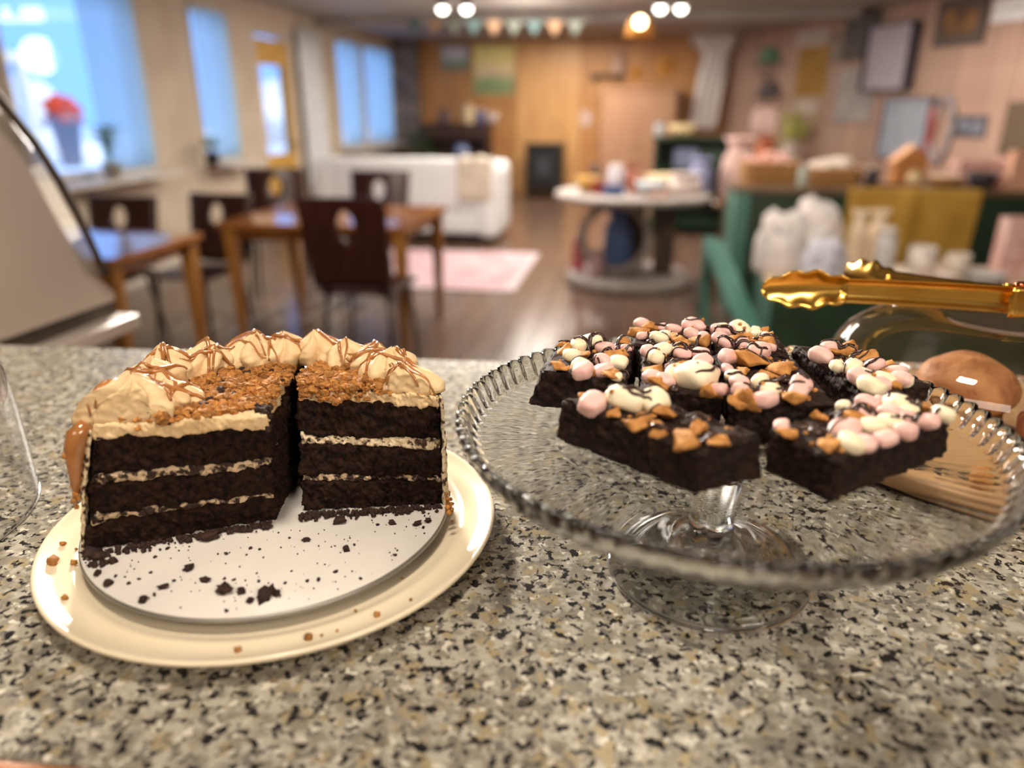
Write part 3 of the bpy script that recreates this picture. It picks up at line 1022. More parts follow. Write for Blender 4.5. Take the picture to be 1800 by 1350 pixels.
# ------------------------------------------------------------------ half layer cake: two portions
SPONGE = mat('dark_chocolate_sponge', srgb(50, 29, 19), 0.85, spec=0.2, var=srgb(14, 8, 5), scale=260, bump=0.9, bscale=700, detail=6)
CREAM = mat('buttercream', srgb(236, 208, 164), 0.5, spec=0.4, var=srgb(224, 192, 144), scale=60, bump=0.25, bscale=260)
CRUMBCREAM = mat('crumbed_buttercream', srgb(226, 206, 172), 0.6, var=srgb(66, 38, 24), scale=240, thr=(0.40, 0.50), bump=0.8, bscale=420, detail=6)
SMEARCREAM = mat('smeared_buttercream', srgb(206, 180, 146), 0.6, var=srgb(48, 27, 18), scale=170, thr=(0.47, 0.56), bump=0.9, bscale=420, detail=7)
CARAMEL = mat('caramel', srgb(178, 118, 66), 0.18, spec=0.6, coat=0.4, scale=40)
BISCUIT = mat('biscuit_crumb', srgb(188, 130, 66), 0.8, var=srgb(142, 92, 42), scale=300, bump=0.6, bscale=600, island=0.28)
DARKCRUMB = mat('chocolate_crumb', srgb(62, 38, 28), 0.85, var=srgb(32, 18, 13), scale=400, bump=0.8, bscale=700, island=0.2)

CC = Vector((-0.222, 0.402))
Z0, Z1 = 1.1205, 1.2035
def polar(a, r):
    return Vector((CC.x + r * math.cos(math.radians(a)), CC.y + r * math.sin(math.radians(a))))

def outline(p_in, p_end, a0, a1, r, first):
    """closed plan outline: cut face(s) and the outer arc, sampled finely; returns points and a flag for the outer arc"""
    pts, arc = [], []
    def seg(a, b, n, flag=0):
        for i in range(n):
            pts.append(a.lerp(b, i / n))
            arc.append(flag)
    A0 = p_end if first else polar(a0, r)
    A1 = polar(a1, r) if first else p_end
    seg(Vector(p_in), A0, 110, 0 if first else 2)
    n = int(abs(a1 - a0) * 1.15)
    for i in range(n):
        t = i / n
        q = polar(a0 + (a1 - a0) * t, r)
        if first and t < 0.12:
            q = A0.lerp(q, t / 0.12) if t > 0 else A0
        if not first and t > 0.88:
            q = q.lerp(A1, (t - 0.88) / 0.12)
        pts.append(q)
        arc.append(1)
    seg(A1, Vector(p_in), 110, 2 if first else 0)
    return pts, arc

def loft(bot, top, z0f, z1f, nz, amp, seed, inset=0.0, flags=None, seam_inset=0.0):
    """wall between heights z0f(i) and z1f(i) along the outline that leans from bot to top, plus roughened caps"""
    m = MB()
    n = len(bot)
    cen = sum(bot, Vector((0, 0))) / n
    for k in range(nz + 1):
        for i in range(n):
            z = z0f(i) + (z1f(i) - z0f(i)) * k / nz
            t = (z - Z0) / (Z1 - Z0)
            p = bot[i].lerp(top[i], max(0, min(1.1, t)))
            a = (bot[(i + 1) % n] - bot[i - 1])
            nn = Vector((a.y, -a.x))
            if nn.length > 1e-9:
                nn.normalize()
            if nn.dot(p - cen) < 0:
                nn = -nn
            q = Vector((p.x, p.y, z))
            d = amp * (0.9 * noise.noise(q * 55 + Vector((0.7, 0, 0))) + 0.8 * noise.noise(q * 170 + Vector((0, seed, 0))) + 0.55 * noise.noise(q * 420) + 0.45 * noise.noise(q * 900))
            if flags and flags[i] == 2:
                d -= seam_inset
            edge = 0.0012 if k in (0, nz) else 0.0
            p = p + nn * (d - inset - edge)
            m.v.append((p.x, p.y, z + 0.4 * amp * noise.noise(q * 300)))
    for k in range(nz):
        for i in range(n):
            a, b = k * n + i, k * n + (i + 1) % n
            m.f.append((a, b, b + n, a + n))
    # caps: rings shrinking to the centre
    for base, zz in ((0, -1), (nz * n, 1)):
        prev = base
        c2 = cen.lerp(sum((t for t in top), Vector((0, 0))) / n, 0.5)
        for ring in (0.86, 0.66, 0.44, 0.22, 0.0):
            if ring == 0:
                m.v.append((c2.x, c2.y, sum(m.v[base + i][2] for i in range(n)) / n))
                c = len(m.v) - 1
                for i in range(n):
                    m.f.append((prev + i, prev + (i + 1) % n, c))
            else:
                k0 = len(m.v)
                for i in range(n):
                    v = m.v[base + i]
                    p = Vector((c2.x + (v[0] - c2.x) * ring, c2.y + (v[1] - c2.y) * ring, v[2]))
                    p.z += 0.0008 * noise.noise(p * 150) * (1 if zz > 0 else 0.2)
                    m.v.append(tuple(p))
                for i in range(n):
                    m.f.append((prev + i, prev + (i + 1) % n, k0 + (i + 1) % n, k0 + i))
                prev = k0
    return m

def rosette(R, H, lobes, twist, seed, tip=1.0):
    """a piped star rosette: twisted ridges closing to a peak"""
    m = MB()
    nt, na = 26, 96
    for k in range(nt + 1):
        t = k / nt
        rr = R * (1.0 - t ** 2.1) ** 0.70 if t < 1 else 0
        zz = H * (0.10 + 0.9 * t ** 0.85) if t > 0 else 0
        if t > 0.85:
            zz += H * 0.10 * tip * ((t - 0.85) / 0.15) ** 1.6
        for j in range(na):
            a = 2 * PI * j / na
            ph = lobes * a + twist * t * 4.4
            g = abs(math.cos(ph / 2))
            big = 1 + 0.22 * noise.noise(Vector((math.cos(a) * 0.9, math.sin(a) * 0.9, t * 1.4 + seed)))
            rad = max(rr, R * 0.02) * (0.70 + 0.38 * g ** 0.6) * big * (1 + 0.07 * noise.noise(Vector((math.cos(a) * 3, math.sin(a) * 3, t * 5 + seed))))
            lean = 0.30 * R * t * t * math.sin(seed)
            z = zz * (1 + 0.22 * noise.noise(Vector((math.cos(a) * 1.1 + seed, math.sin(a) * 1.1, 5)))) + H * 0.05 * (g - .5)
            m.v.append((rad * math.cos(a) + lean, rad * math.sin(a) + lean * 0.4, z))
    for k in range(nt):
        for j in range(na):
            a, b = k * na + j, k * na + (j + 1) % na
            m.f.append((a, b, b + na, a + na))
    m.f.append(tuple(nt * na + j for j in range(na)))
    m.f.append(tuple(range(na))[::-1])
    return m

def lump(r, seed, sub=1, amp=0.55, freq=1.6):
    return MB().ball((0, 0, 0), r, r * 0.9, r * 0.75, sub=sub, amp=amp, freq=freq, seed=seed)

def drape(bvhs, pts, r, lift=0.0005, z_from=1.5):
    """lay a thread over whatever lies below the plan points"""
    out = []
    for p in pts:
        best = None
        for b in bvhs:
            h = b.ray_cast(Vector((p[0], p[1], z_from)), Vector((0, 0, -1)))
            if h[0] is not None and (best is None or h[0].z > best):
                best = h[0].z
        if best is not None:
            out.append(Vector((p[0], p[1], best + lift)))
    if len(out) < 3:
        return None
    sm = []
    for i in range(len(out)):
        a, b, c = out[max(0, i - 1)], out[i], out[min(len(out) - 1, i + 1)]
        sm.append(Vector((b.x, b.y, max(b.z, (a.z + c.z) / 2))))
    return MB().tube(sm, [r * (0.55 + 0.45 * math.sin(PI * (i + 0.4) / (len(sm) - 0.2))) for i in range(len(sm))], 6)

def cake_portion(label, p_in_b, p_in_t, p_end_b, p_end_t, a0, a1, rb, rt, first, swirls, seed):
    root = thing('layer_cake_portion', label, 'cake', (CC.x, CC.y, Z0))
    bot, arc = outline(p_in_b, Vector(p_end_b), a0, a1, rb, first)
    top, _ = outline(p_in_t, Vector(p_end_t), a0, a1, rt, first)
    n = len(bot)
    def lvl(z, amp, s):
        return lambda i: z + amp * (noise.noise(Vector((bot[i].x * 45, bot[i].y * 45, s))) + 0.6 * noise.noise(Vector((bot[i].x * 160, bot[i].y * 160, s + 3))))
    l = [lvl(Z0, 0.0, 0), lvl(1.1392, 0.0030, 1 + seed), lvl(1.1436, 0.0030, 2 + seed), lvl(1.1645, 0.0026, 4 + seed), lvl(1.1710, 0.0024, 6 + seed),
         lvl(1.1940, 0.0036, 8 + seed), lvl(1.2030, 0.0016, 10 + seed)]
    def shift(mb):
        mb.v = [(x - CC.x, y - CC.y, z - Z0) for x, y, z in mb.v]
        return mb
    bv = []
    for k in range(6):
        if k in (0, 2, 4):
            mb = loft(bot, top, l[k], l[k + 1], 18, 0.0030, seed + k)
            put('sponge_layer', shift(mb), SPONGE, root)
        elif k in (1, 3):
            mb = loft(bot, top, l[k], l[k + 1], 7, 0.0026, seed + k, 0.0010 if k == 1 else 0.0002, arc, 0.004)
            put('cream_layer', shift(mb), SMEARCREAM if first or k == 1 else CRUMBCREAM, root)
        else:
            mb = loft(bot, top, lambda i: l[5](i) - 0.001, l[6], 8, 0.0026, seed + k, -0.0003, arc, 0.003)
            bv.append(mb.bvh())
            put('top_frosting', shift(mb), CREAM, root)
    # crumb coat on the rounded outside
    idx = [i for i in range(n) if arc[i] == 1]
    def side(u, v):
        f = u * (len(idx) - 1)
        i0 = int(f)
        i1 = min(i0 + 1, len(idx) - 1)
        z = Z0 + 0.0005 + v * (Z1 - Z0 - 0.003)
        t = (z - Z0) / (Z1 - Z0)
        b = bot[idx[i0]].lerp(bot[idx[i1]], f - i0).lerp(top[idx[i0]].lerp(top[idx[i1]], f - i0), t)
        d = (b - CC).normalized()
        q = Vector((b.x, b.y, z))
        b = b + d * (0.0020 + 0.0014 * noise.noise(q * 90) + 0.0008 * noise.noise(q * 300))
        return (b.x - CC.x, b.y - CC.y, z - Z0)
    put('side_frosting', MB().sheet(side, 140, 46, 0.0022), CRUMBCREAM, root)
    # rosettes
    for k, (x, y, R, H, lob) in enumerate(swirls):
        mb = rosette(R, H, lob, 1.0 if k % 2 else -1.0, seed + k * 1.37)
        mb.v = [(a + x, b + y, c + 1.2020) for a, b, c in mb.v]
        fa, fb = Vector(p_in_t), Vector(p_end_t)
        fd = (fb - fa).normalized()
        fn_ = Vector((-fd.y, fd.x))
        if fn_.dot(CC + Vector((0, 0.05)) - fa) < 0:
            fn_ = -fn_
        cut = []
        for a, b, c in mb.v:
            q = fn_.dot(Vector((a, b)) - fa)
            lim = 0.0005 + 0.0012 * noise.noise(Vector((a * 200, b * 200, c * 200)))
            if q < lim:
                a, b = a + fn_.x * (lim - q), b + fn_.y * (lim - q)
            cut.append((a, b, c))
        mb.v = cut
        bv.append(mb.bvh())
        put('frosting_rosette', shift(mb), CREAM, root)
    # caramel threads over the rosettes
    rnd = random.Random(int(seed * 10))
    th = MB()
    for k, (x, y, R, H, lob) in enumerate(swirls):
        for j in range(4):
            ang = rnd.uniform(0, PI)
            off = rnd.uniform(-0.5, 0.5) * R
            cu = rnd.uniform(-0.5, 0.5)
            pts = []
            for i in range(17):
                s = (i / 16 - 0.5) * 2 * R * rnd.uniform(0.98, 1.0) * 1.05
                o = off + cu * R * math.sin(i / 16 * PI)
                pts.append((x + math.cos(ang) * s - math.sin(ang) * o, y + math.sin(ang) * s + math.cos(ang) * o))
            d = drape(bv, pts, rnd.choice((0.0009, 0.0013, 0.0018)), 0.0002)
            if d:
                th.add(d.v, d.f)
    put('caramel_drizzle', shift(th), CARAMEL, root)
    # biscuit crumbs heaped on the middle of the top
    cr, dk = MB(), MB()
    cnt = 0
    tb = bv[0]
    while cnt < 1500:
        a = math.radians(rnd.uniform(min(a0, a1) - 14, max(a0, a1) + 14))
        r = 0.082 * math.sqrt(rnd.uniform(0.0, 1))
        if r > 0.066 and rnd.random() < 0.5:
            continue
        x, y = CC.x + r * math.cos(a), CC.y + r * math.sin(a)
        h = tb.ray_cast(Vector((x, y, 1.4)), Vector((0, 0, -1)))
        if h[0] is None or h[0].z < 1.19:
            cnt += 0.2
            continue
        cnt += 1
        hp = noise.noise(Vector((x * 60, y * 60, seed)))
        if hp < -0.32:
            continue
        s = rnd.choice((0.0010, 0.0014, 0.0018, 0.0024, 0.0034)) * rnd.uniform(0.8, 1.25)
        pile = max(0, hp) * 0.006 * rnd.random()
        tgt = dk if rnd.random() < 0.05 else cr
        tgt.ball((x, y, h[0].z + s * 0.35 + pile), s, s * rnd.uniform(0.7, 1.1), s * rnd.uniform(0.6, 0.9),
                 sub=2 if s > 0.002 else 1, amp=0.75, freq=1.9, seed=rnd.uniform(0, 50))
    c = put('biscuit_crumb_topping', shift(cr), BISCUIT, root)
    c['kind'] = 'stuff'
    c.data.shade_flat()
    d = put('chocolate_crumbs', shift(dk), DARKCRUMB, root)
    d['kind'] = 'stuff'
    return root, bv

SW_L = [(-0.297, 0.372, 0.0255, 0.0255, 7), (-0.306, 0.413, 0.0225, 0.0225, 6), (-0.280, 0.400, 0.0165, 0.0150, 6), (-0.313, 0.446, 0.0185, 0.0205, 7),
        (-0.297, 0.463, 0.0195, 0.0205, 7), (-0.275, 0.487, 0.0205, 0.0200, 7), (-0.250, 0.494, 0.0180, 0.0190, 6)]
SW_R = [(-0.224, 0.500, 0.0175, 0.0195, 6), (-0.203, 0.493, 0.0160, 0.0175, 7), (-0.182, 0.489, 0.0160, 0.0165, 6), (-0.160, 0.472, 0.0205, 0.0185, 7),
        (-0.139, 0.449, 0.0200, 0.0170, 7)]
left_cake, bvL = cake_portion('left portion of the half chocolate layer cake, its cut face slumping towards the plate rim',
                         (-0.2245, 0.4040), (-0.2130, 0.3895), (-0.3240, 0.3490), (-0.3075, 0.3600), 207, 101, 0.1115, 0.106, True, SW_L, 1.3)
right_cake, bvR = cake_portion('right portion of the half chocolate layer cake, with thick cream layers, beside the glass stand',
                          (-0.2110, 0.4170), (-0.2190, 0.4440), (-0.1190, 0.4410), (-0.1190, 0.4370), 99.5, 17, 0.1115, 0.108, False, SW_R, 5.2)
# caramel run and biscuit bits at the left portion's outer edge
run = MB()
A = Vector((-0.3165, 0.3560, 1.2035))
pts = [A + Vector((0.004, 0.003, 0.001)), A + Vector((-0.001, -0.001, -0.006)), A + Vector((-0.003, -0.003, -0.014)), A + Vector((-0.0045, -0.0040, -0.024)), A + Vector((-0.0060, -0.0045, -0.034)), A + Vector((-0.0070, -0.0050, -0.044))]
run.tube(pts, [0.004, 0.0064, 0.0060, 0.0044, 0.0030, 0.0018], 10)
run.v = [(x - CC.x, y - CC.y, z - Z0) for x, y, z in run.v]
put('caramel_run', run, CARAMEL, left_cake)['label'] = 'glossy caramel run on the outer edge'
bits = MB()
rr = random.Random(3)
for i in range(26):
    bits.ball((A.x - CC.x - 0.0065 + rr.uniform(-.003, .002), A.y - CC.y - 0.004 + rr.uniform(-.003, .003), A.z - Z0 - 0.016 - rr.random() * 0.036), rr.uniform(.0012, .0026),
              sub=1, amp=.6, freq=1.7, seed=i)
put('edge_crumbs', bits, BISCUIT, left_cake)['kind'] = 'stuff'
bits = MB()
for i in range(34):
    a = math.radians(rr.uniform(8, 34))
    r = 0.113 + rr.uniform(-.001, .003)
    bits.ball((r * math.cos(a), r * math.sin(a), abs(rr.gauss(0, .006)) + .0012), rr.uniform(.0010, .0026), sub=1, amp=.6, freq=1.7, seed=i)
put('edge_crumbs', bits, BISCUIT, right_cake)['kind'] = 'stuff'
# crumbs that fell from the cut along its foot stay with each portion
for root, a, b, sd in ((left_cake, Vector((-0.322, 0.346)), Vector((-0.226, 0.400)), 1), (right_cake, Vector((-0.212, 0.412)), Vector((-0.120, 0.438)), 2)):
    cr = MB()
    rr = random.Random(sd)
    for i in range(260):
        t = rr.random()
        p = a.lerp(b, t)
        d = abs(rr.gauss(0, 0.0035)) * (2.2 if (sd == 1 and t < 0.16) else 1)
        s = rr.uniform(0.0006, 0.0020)
        cr.ball((p.x + d * 0.5 - CC.x, p.y - d - CC.y, 1.1210 + s * 0.4 - Z0), s, sub=1, amp=.7, freq=1.8, seed=i)
    put('foot_crumbs', cr, DARKCRUMB, root)['kind'] = 'stuff'

torn = MB()
rr = random.Random(21)
for i in range(240):
    t = abs(rr.gauss(0, 1)) * 0.012
    a = rr.uniform(0.2, 3.0)
    x, y = -0.2135 + t * math.cos(a) - 0.002, 0.3915 + t * math.sin(a) * 1.6
    h = bvL[0].ray_cast(Vector((x, y, 1.4)), Vector((0, 0, -1)))
    if h[0] is None:
        continue
    s_ = rr.uniform(0.0008, 0.0026)
    torn.ball((x - CC.x, y - CC.y, h[0].z + s_ * .3 - Z0), s_, sub=1, amp=.7, freq=1.9, seed=i)
put('torn_sponge', torn, DARKCRUMB, left_cake)['kind'] = 'stuff'
BOARD_CRUMBS = [(-0.219,0.326,'L'),(-0.235,0.333,'M'),(-0.259,0.31,'M'),(-0.194,0.383,'M'),(-0.256,0.375,'L'),(-0.181,0.407,'L'),(-0.146,0.411,'M'),(-0.129,0.412,'M'),(-0.124,0.409,'S'),(-0.251,0.342,'M'),(-0.255,0.323,'M'),(-0.209,0.327,'M'),(-0.193,0.325,'L'),(-0.188,0.328,'M'),(-0.2,0.32,'M'),(-0.225,0.337,'S'),(-0.219,0.337,'S'),(-0.3,0.341,'M'),(-0.311,0.343,'L'),(-0.302,0.326,'M'),(-0.288,0.32,'M'),(-0.312,0.333,'M'),(-0.289,0.328,'S'),(-0.277,0.323,'S'),(-0.274,0.328,'S'),(-0.271,0.335,'S'),(-0.278,0.35,'S'),(-0.276,0.36,'S'),(-0.237,0.361,'S'),(-0.225,0.369,'S'),(-0.219,0.369,'S'),(-0.204,0.338,'S'),(-0.188,0.339,'S'),(-0.176,0.343,'S'),(-0.17,0.345,'S'),(-0.165,0.377,'M'),(-0.146,0.35,'S'),(-0.163,0.354,'S'),(-0.206,0.384,'S'),(-0.155,0.408,'S'),(-0.133,0.376,'S'),(-0.162,0.383,'S'),(-0.209,0.31,'S'),(-0.256,0.316,'S'),(-0.253,0.33,'S'),(-0.318,0.345,'L'),(-0.304,0.337,'M'),(-0.163,0.422,'M'),(-0.123,0.417,'M')]
PLATE_CRUMBS = [(-0.355,0.365,'M'),(-0.346,0.345,'L'),(-0.333,0.347,'M'),(-0.343,0.362,'S'),(-0.314,0.315,'M'),(-0.313,0.306,'S'),(-0.192,0.289,'M'),(-0.159,0.304,'M'),(-0.153,0.307,'S'),(-0.146,0.312,'S'),(-0.129,0.328,'M'),(-0.143,0.332,'S'),(-0.114,0.344,'S'),(-0.112,0.439,'S'),(-0.127,0.369,'S')]
DK_M = [lump(0.0024, s, 2, 0.8, 1.9).mesh('crumb') for s in (1, 4, 9)]
BI_M = [lump(0.0024, s, 2, 0.8, 1.9).mesh('crumb') for s in (2, 6)]
for me in DK_M:
    me.materials.append(DARKCRUMB)
for me in BI_M:
    me.materials.append(BISCUIT)
SZ = {'S': 0.42, 'M': 0.95, 'L': 1.7}
SPECIAL = {(785, 310): 0}
big_labels = iter(['largest dark crumb clump near the front of the white cake board',
                   'reddish dark crumb close to the foot of the left cake portion',
                   'flat black crumb lying behind the others below the right cake portion',
                   'ragged dark crumb strip with golden dust at the front of the board',
                   'dark crumb heap under the outer left corner of the cake',
                   'dark crumb lump lying between the heap at the left corner and the bare card'])
rr = random.Random(11)
for i, (x, y, s) in enumerate(BOARD_CRUMBS):
    if math.hypot(x - BCX, y - BCY) > 0.117:
        k = 0.115 / math.hypot(x - BCX, y - BCY)
        x, y = BCX + (x - BCX) * k, BCY + (y - BCY) * k
    sc = SZ[s] * rr.uniform(0.85, 1.15)
    zb = 1.1158 + bmod(0, math.atan2(y - BCY, x - BCX), math.hypot(x - BCX, y - BCY), 0.0042)[1]
    o = put('cake_crumb', DK_M[i % 3], None, None, (x, y, zb + 0.0013 * sc), (rr.uniform(-.3, .3), rr.uniform(-.3, .3), rr.uniform(0, 6)), (sc * 1.3, sc, sc))
    if s == 'M':
        near = 'left part' if x < BCX - 0.045 else 'right part' if x > BCX + 0.045 else 'middle'
        tag(o, 'middle sized dark chocolate crumb on the %s of the white cake board' % near, 'crumb', 'chocolate crumbs on the cake board')
    elif s == 'L':
        tag(o, next(big_labels, None) or 'crumb heap', 'crumb')
    else:
        tag(o, 'smallest kind of dark chocolate crumb scattered on the white cake board', 'crumb', 'chocolate crumbs on the cake board')
for i, (x, y, s) in enumerate(PLATE_CRUMBS):
    sc = SZ[s] * rr.uniform(0.85, 1.1)
    r = math.hypot(x - PCX, y - PCY)
    zb = 1.1 + np.interp(r, [0.118, 0.1265, 0.1330, 0.1400, 0.1450, 0.147], [0.0082, 0.0118, 0.0112, 0.0128, 0.0150, 0.016])
    o = put('biscuit_crumb', BI_M[i % 2], None, None, (x, y, zb + 0.0014 * sc), (0, 0, rr.uniform(0, 6)), (sc, sc, sc))
    if s == 'L':
        tag(o, ['biggest golden biscuit crumb at the left of the cream plate rim', 'golden biscuit crumb touching the board edge at the left'][0 if i < 2 else 1], 'crumb')
    else:
        tag(o, 'small golden brown biscuit crumb fallen on the cream plate rim', 'crumb', 'biscuit crumbs on the plate rim')
fine = MB()
for i in range(230):
    a, r = rr.uniform(PI * 1.02, 2.05 * PI), 0.115 * math.sqrt(rr.random())
    x, y = BCX + r * math.cos(a), BCY + r * math.sin(a)
    s = rr.uniform(0.00025, 0.0007)
    fine.ball((x, y, 1.1158 + bmod(0, a, r, 0.0042)[1] + s * .5), s, sub=1, amp=.5, freq=1.7, seed=i)
tag(put('fine_crumbs', fine, DARKCRUMB), 'dust of tiny dark crumbs over the white cake board', 'crumbs', kind='stuff')

# ------------------------------------------------------------------ glass cake stand
GLASS = bpy.data.materials.new('clear_glass')
GLASS.use_nodes = True
gp = GLASS.node_tree.nodes['Principled BSDF']
gp.inputs['Base Color'].default_value = (0.97, 0.99, 0.985, 1)
gp.inputs['Roughness'].default_value = 0.0
gp.inputs['Transmission Weight'].default_value = 1.0
gp.inputs['IOR'].default_value = 1.5
SX, SY = 0.0603, 0.4202
stand = thing('glass_cake_stand', 'clear glass pedestal stand with a beaded rim carrying the brownies', 'cake stand', (SX, SY, 1.1))
NB = 78
def bead(i, a, r, z):
    if 3 <= i <= 10:
        k = (0.35, 0.8, 1, 1, 1, 1, 0.8, 0.35)[i - 3]
        g = abs(math.cos(NB * a / 2)) ** 0.55 - 0.55
        return r + 0.0032 * k * g * (1 if i < 6 or i > 8 else 1.2), z + (0.0022 * k * g if 4 <= i <= 8 else 0)
    return r, z
dish = [(0, 0.0968), (0.10, 0.0968), (0.1435, 0.0968), (0.1470, 0.0980), (0.1500, 0.1035), (0.1525, 0.1085), (0.1545, 0.1105), (0.1568, 0.1100), (0.1572, 0.1080),
        (0.1555, 0.1030), (0.1530, 0.0975), (0.1495, 0.0930), (0.1455, 0.0915), (0.10, 0.0915), (0, 0.0915)]
put('dish', MB().lathe(dish, NB * 10, mod=bead), GLASS, stand)
# stem: a tulip that flares up into the dish; foot: a low bell
def flute(i, a, r, z):
    if i >= 6:
        return r * (1 + 0.022 * math.cos(10 * a)), z
    return r, z
stem = [(0, 0.0225), (0.0125, 0.0225), (0.0145, 0.026), (0.0138, 0.033), (0.0135, 0.045), (0.0145, 0.052), (0.0165, 0.063), (0.0195, 0.074), (0.0235, 0.083), (0.029, 0.0905),
        (0.0292, 0.0912), (0.0, 0.0912)]
put('stem', MB().lathe(stem, 120, mod=flute), GLASS, stand)
foot = [(0, 0.0222), (0.013, 0.0222), (0.0185, 0.0195), (0.0225, 0.0150), (0.0275, 0.0125), (0.040, 0.0098), (0.053, 0.0070), (0.0575, 0.0072), (0.0600, 0.0080), (0.0622, 0.0078), (0.0638, 0.0062), (0.0642, 0.0040),
        (0.0634, 0.0014), (0.0615, 0.0003), (0.0590, 0.0004), (0.0568, 0.0022), (0.045, 0.0042), (0.030, 0.0062), (0.022, 0.0075), (0.012, 0.010), (0, 0.0108)]
put('foot', MB().lathe(foot, 128), GLASS, stand)

# ------------------------------------------------------------------ brownies
BROWNIE = mat('brownie_crumb', srgb(48, 28, 19), 0.7, spec=0.3, var=srgb(16, 9, 6), scale=240, bump=0.85, bscale=600, detail=6)
GLAZE = mat('chocolate_glaze', srgb(62, 40, 34), 0.22, spec=0.55, scale=60)
MWHITE = mat('white_marshmallow', srgb(246, 234, 204), 0.5, var=srgb(240, 224, 188), scale=120, bump=0.08, bscale=300)
MPINK = mat('pink_marshmallow', srgb(238, 198, 188), 0.5, var=srgb(230, 180, 172), scale=120, bump=0.08, bscale=300)
COOKIE = mat('golden_cookie', srgb(204, 146, 78), 0.75, var=srgb(164, 106, 50), scale=260, bump=0.6, bscale=500)
CHIP = mat('chocolate_chip', srgb(60, 40, 34), 0.3, spec=0.5, scale=100)

def slab(bot, top, z0, z1, seed, amp=0.0020):
    """a rough edged slab between two plan quads"""
    step = 0.0011
    e = [Vector(bot[i]) - Vector(bot[(i + 1) % 4]) for i in range(4)]
    nu = max(8, int(max(e[0].length, e[2].length) / step))
    nv = max(8, int(max(e[1].length, e[3].length) / step))
    nw = max(6, int((z1 - z0) / step))
    cen = sum((Vector(b) for b in bot), Vector((0, 0))) / 4
    idx = {}
    m = MB()
    def vert(i, j, k):
        key = (i, j, k)
        if key in idx:
            return idx[key]
        u, v, w = i / nu, j / nv, k / nw
        q = []
        for P in (bot, top):
            a = Vector(P[0]).lerp(Vector(P[1]), u)
            b = Vector(P[3]).lerp(Vector(P[2]), u)
            q.append(a.lerp(b, v))
        p2 = q[0].lerp(q[1], w)
        p = Vector((p2.x, p2.y, z0 + (z1 - z0) * w))
        nrm = Vector(((-1 if i == 0 else 1 if i == nu else 0), (-1 if j == 0 else 1 if j == nv else 0), (-0.0 if k == 0 else 1 if k == nw else 0)))
        side = (p2 - cen)
        ne = abs(nrm.x) + abs(nrm.y) + abs(nrm.z)
        d = amp * (1.0 * noise.noise(p * 90 + Vector((seed, 0, 0))) + 0.8 * noise.noise(p * 260) + 0.5 * noise.noise(p * 640))
        if k == nw:
            d2 = 0.0022 * noise.noise(p * 60 + Vector((0, seed, 0))) + 0.0008 * noise.noise(p * 200)
        else:
            d2 = 0
        if nrm.x or nrm.y:
            ax = (Vector(bot[1]) - Vector(bot[0])).normalized() * nrm.x + (Vector(bot[3]) - Vector(bot[0])).normalized() * nrm.y
            ax.normalize()
            sh = d - (0.0012 if ne > 1 else 0)
            p.x += ax.x * sh
            p.y += ax.y * sh
        p.z += d2
        if ne > 1 and k == nw:
            p.z -= 0.0012
        m.v.append(tuple(p))
        idx[key] = len(m.v) - 1
        return idx[key]
    def face(fn, na, nb):
        for a in range(na):
            for b in range(nb):
                m.f.append((fn(a, b), fn(a + 1, b), fn(a + 1, b + 1), fn(a, b + 1)))
    face(lambda a, b: vert(a, b, 0), nu, nv)
    face(lambda a, b: vert(a, b, nw), nu, nv)
    face(lambda a, b: vert(a, 0, b), nu, nw)
    face(lambda a, b: vert(a, nv, b), nu, nw)
    face(lambda a, b: vert(0, a, b), nv, nw)
    face(lambda a, b: vert(nu, a, b), nv, nw)
    return m

def pillow(p):
    # barrel-like marshmallow: squared-off ellipsoid
    f = lambda c: math.copysign(abs(c) ** 0.72, c)
    return Vector((f(p.x), f(p.y), f(p.z)))
MARSH = [MB().ball((0, 0, 0), 0.0062, 0.0050, 0.0042, sub=3, amp=0.10, freq=1.4, seed=s, fn=pillow) for s in (1, 2, 3, 4, 5)]
def chunk(seed):
    rnd = random.Random(seed)
    bm = bmesh.new()
    for i in range(11):
        bm.verts.new((rnd.uniform(-1, 1) * 0.0065, rnd.uniform(-1, 1) * 0.0050, rnd.uniform(-1, 1) * 0.0032))
    r = bmesh.ops.convex_hull(bm, input=bm.verts[:])
    bmesh.ops.delete(bm, geom=[g for g in r['geom_interior'] if isinstance(g, bmesh.types.BMVert)], context='VERTS')
    bmesh.ops.triangulate(bm, faces=bm.faces[:])
    bmesh.ops.subdivide_edges(bm, edges=bm.edges[:], cuts=3, use_grid_fill=True)
    bmesh.ops.smooth_vert(bm, verts=bm.verts[:], factor=0.45, use_axis_x=True, use_axis_y=True, use_axis_z=True)
    for v in bm.verts:
        v.co += v.co.normalized() * (0.0007 * noise.noise(v.co * 420 + Vector((seed, 0, 0))) + 0.0006 * noise.noise(v.co * 900))
    m = MB()
    bm.verts.index_update()
    m.v = [tuple(v.co) for v in bm.verts]
    m.f = [tuple(v.index for v in f.verts) for f in bm.faces]
    bm.free()
    return m
CHUNK = [chunk(s) for s in range(7)]
CHIPM = MB().lathe([(0, -0.0018), (0.0026, -0.0018), (0.0034, -0.0008), (0.0030, 0.0004), (0.0018, 0.0014), (0.0008, 0.0022), (0, 0.0025)], 18)
def shared(mb, m):
    me = mb.mesh('topping')
    me.materials.append(m)
    return me
TM = {'W': [shared(m, MWHITE) for m in MARSH], 'P': [shared(m, MPINK) for m in MARSH], 'C': [shared(m, COOKIE) for m in CHUNK], 'K': [shared(CHIPM, CHIP)]}
TRAW = {'W': MARSH, 'P': MARSH, 'C': CHUNK, 'K': [CHIPM]}
TNAME = {'W': 'marshmallow', 'P': 'marshmallow', 'C': 'cookie_chunk', 'K': 'chocolate_chip'}
TSC = {'S': 0.78, 'M': 1.06, 'L': 1.4, 'X': 1.9}
TLAB = {'W': 'white marshmallow', 'P': 'pink marshmallow'}
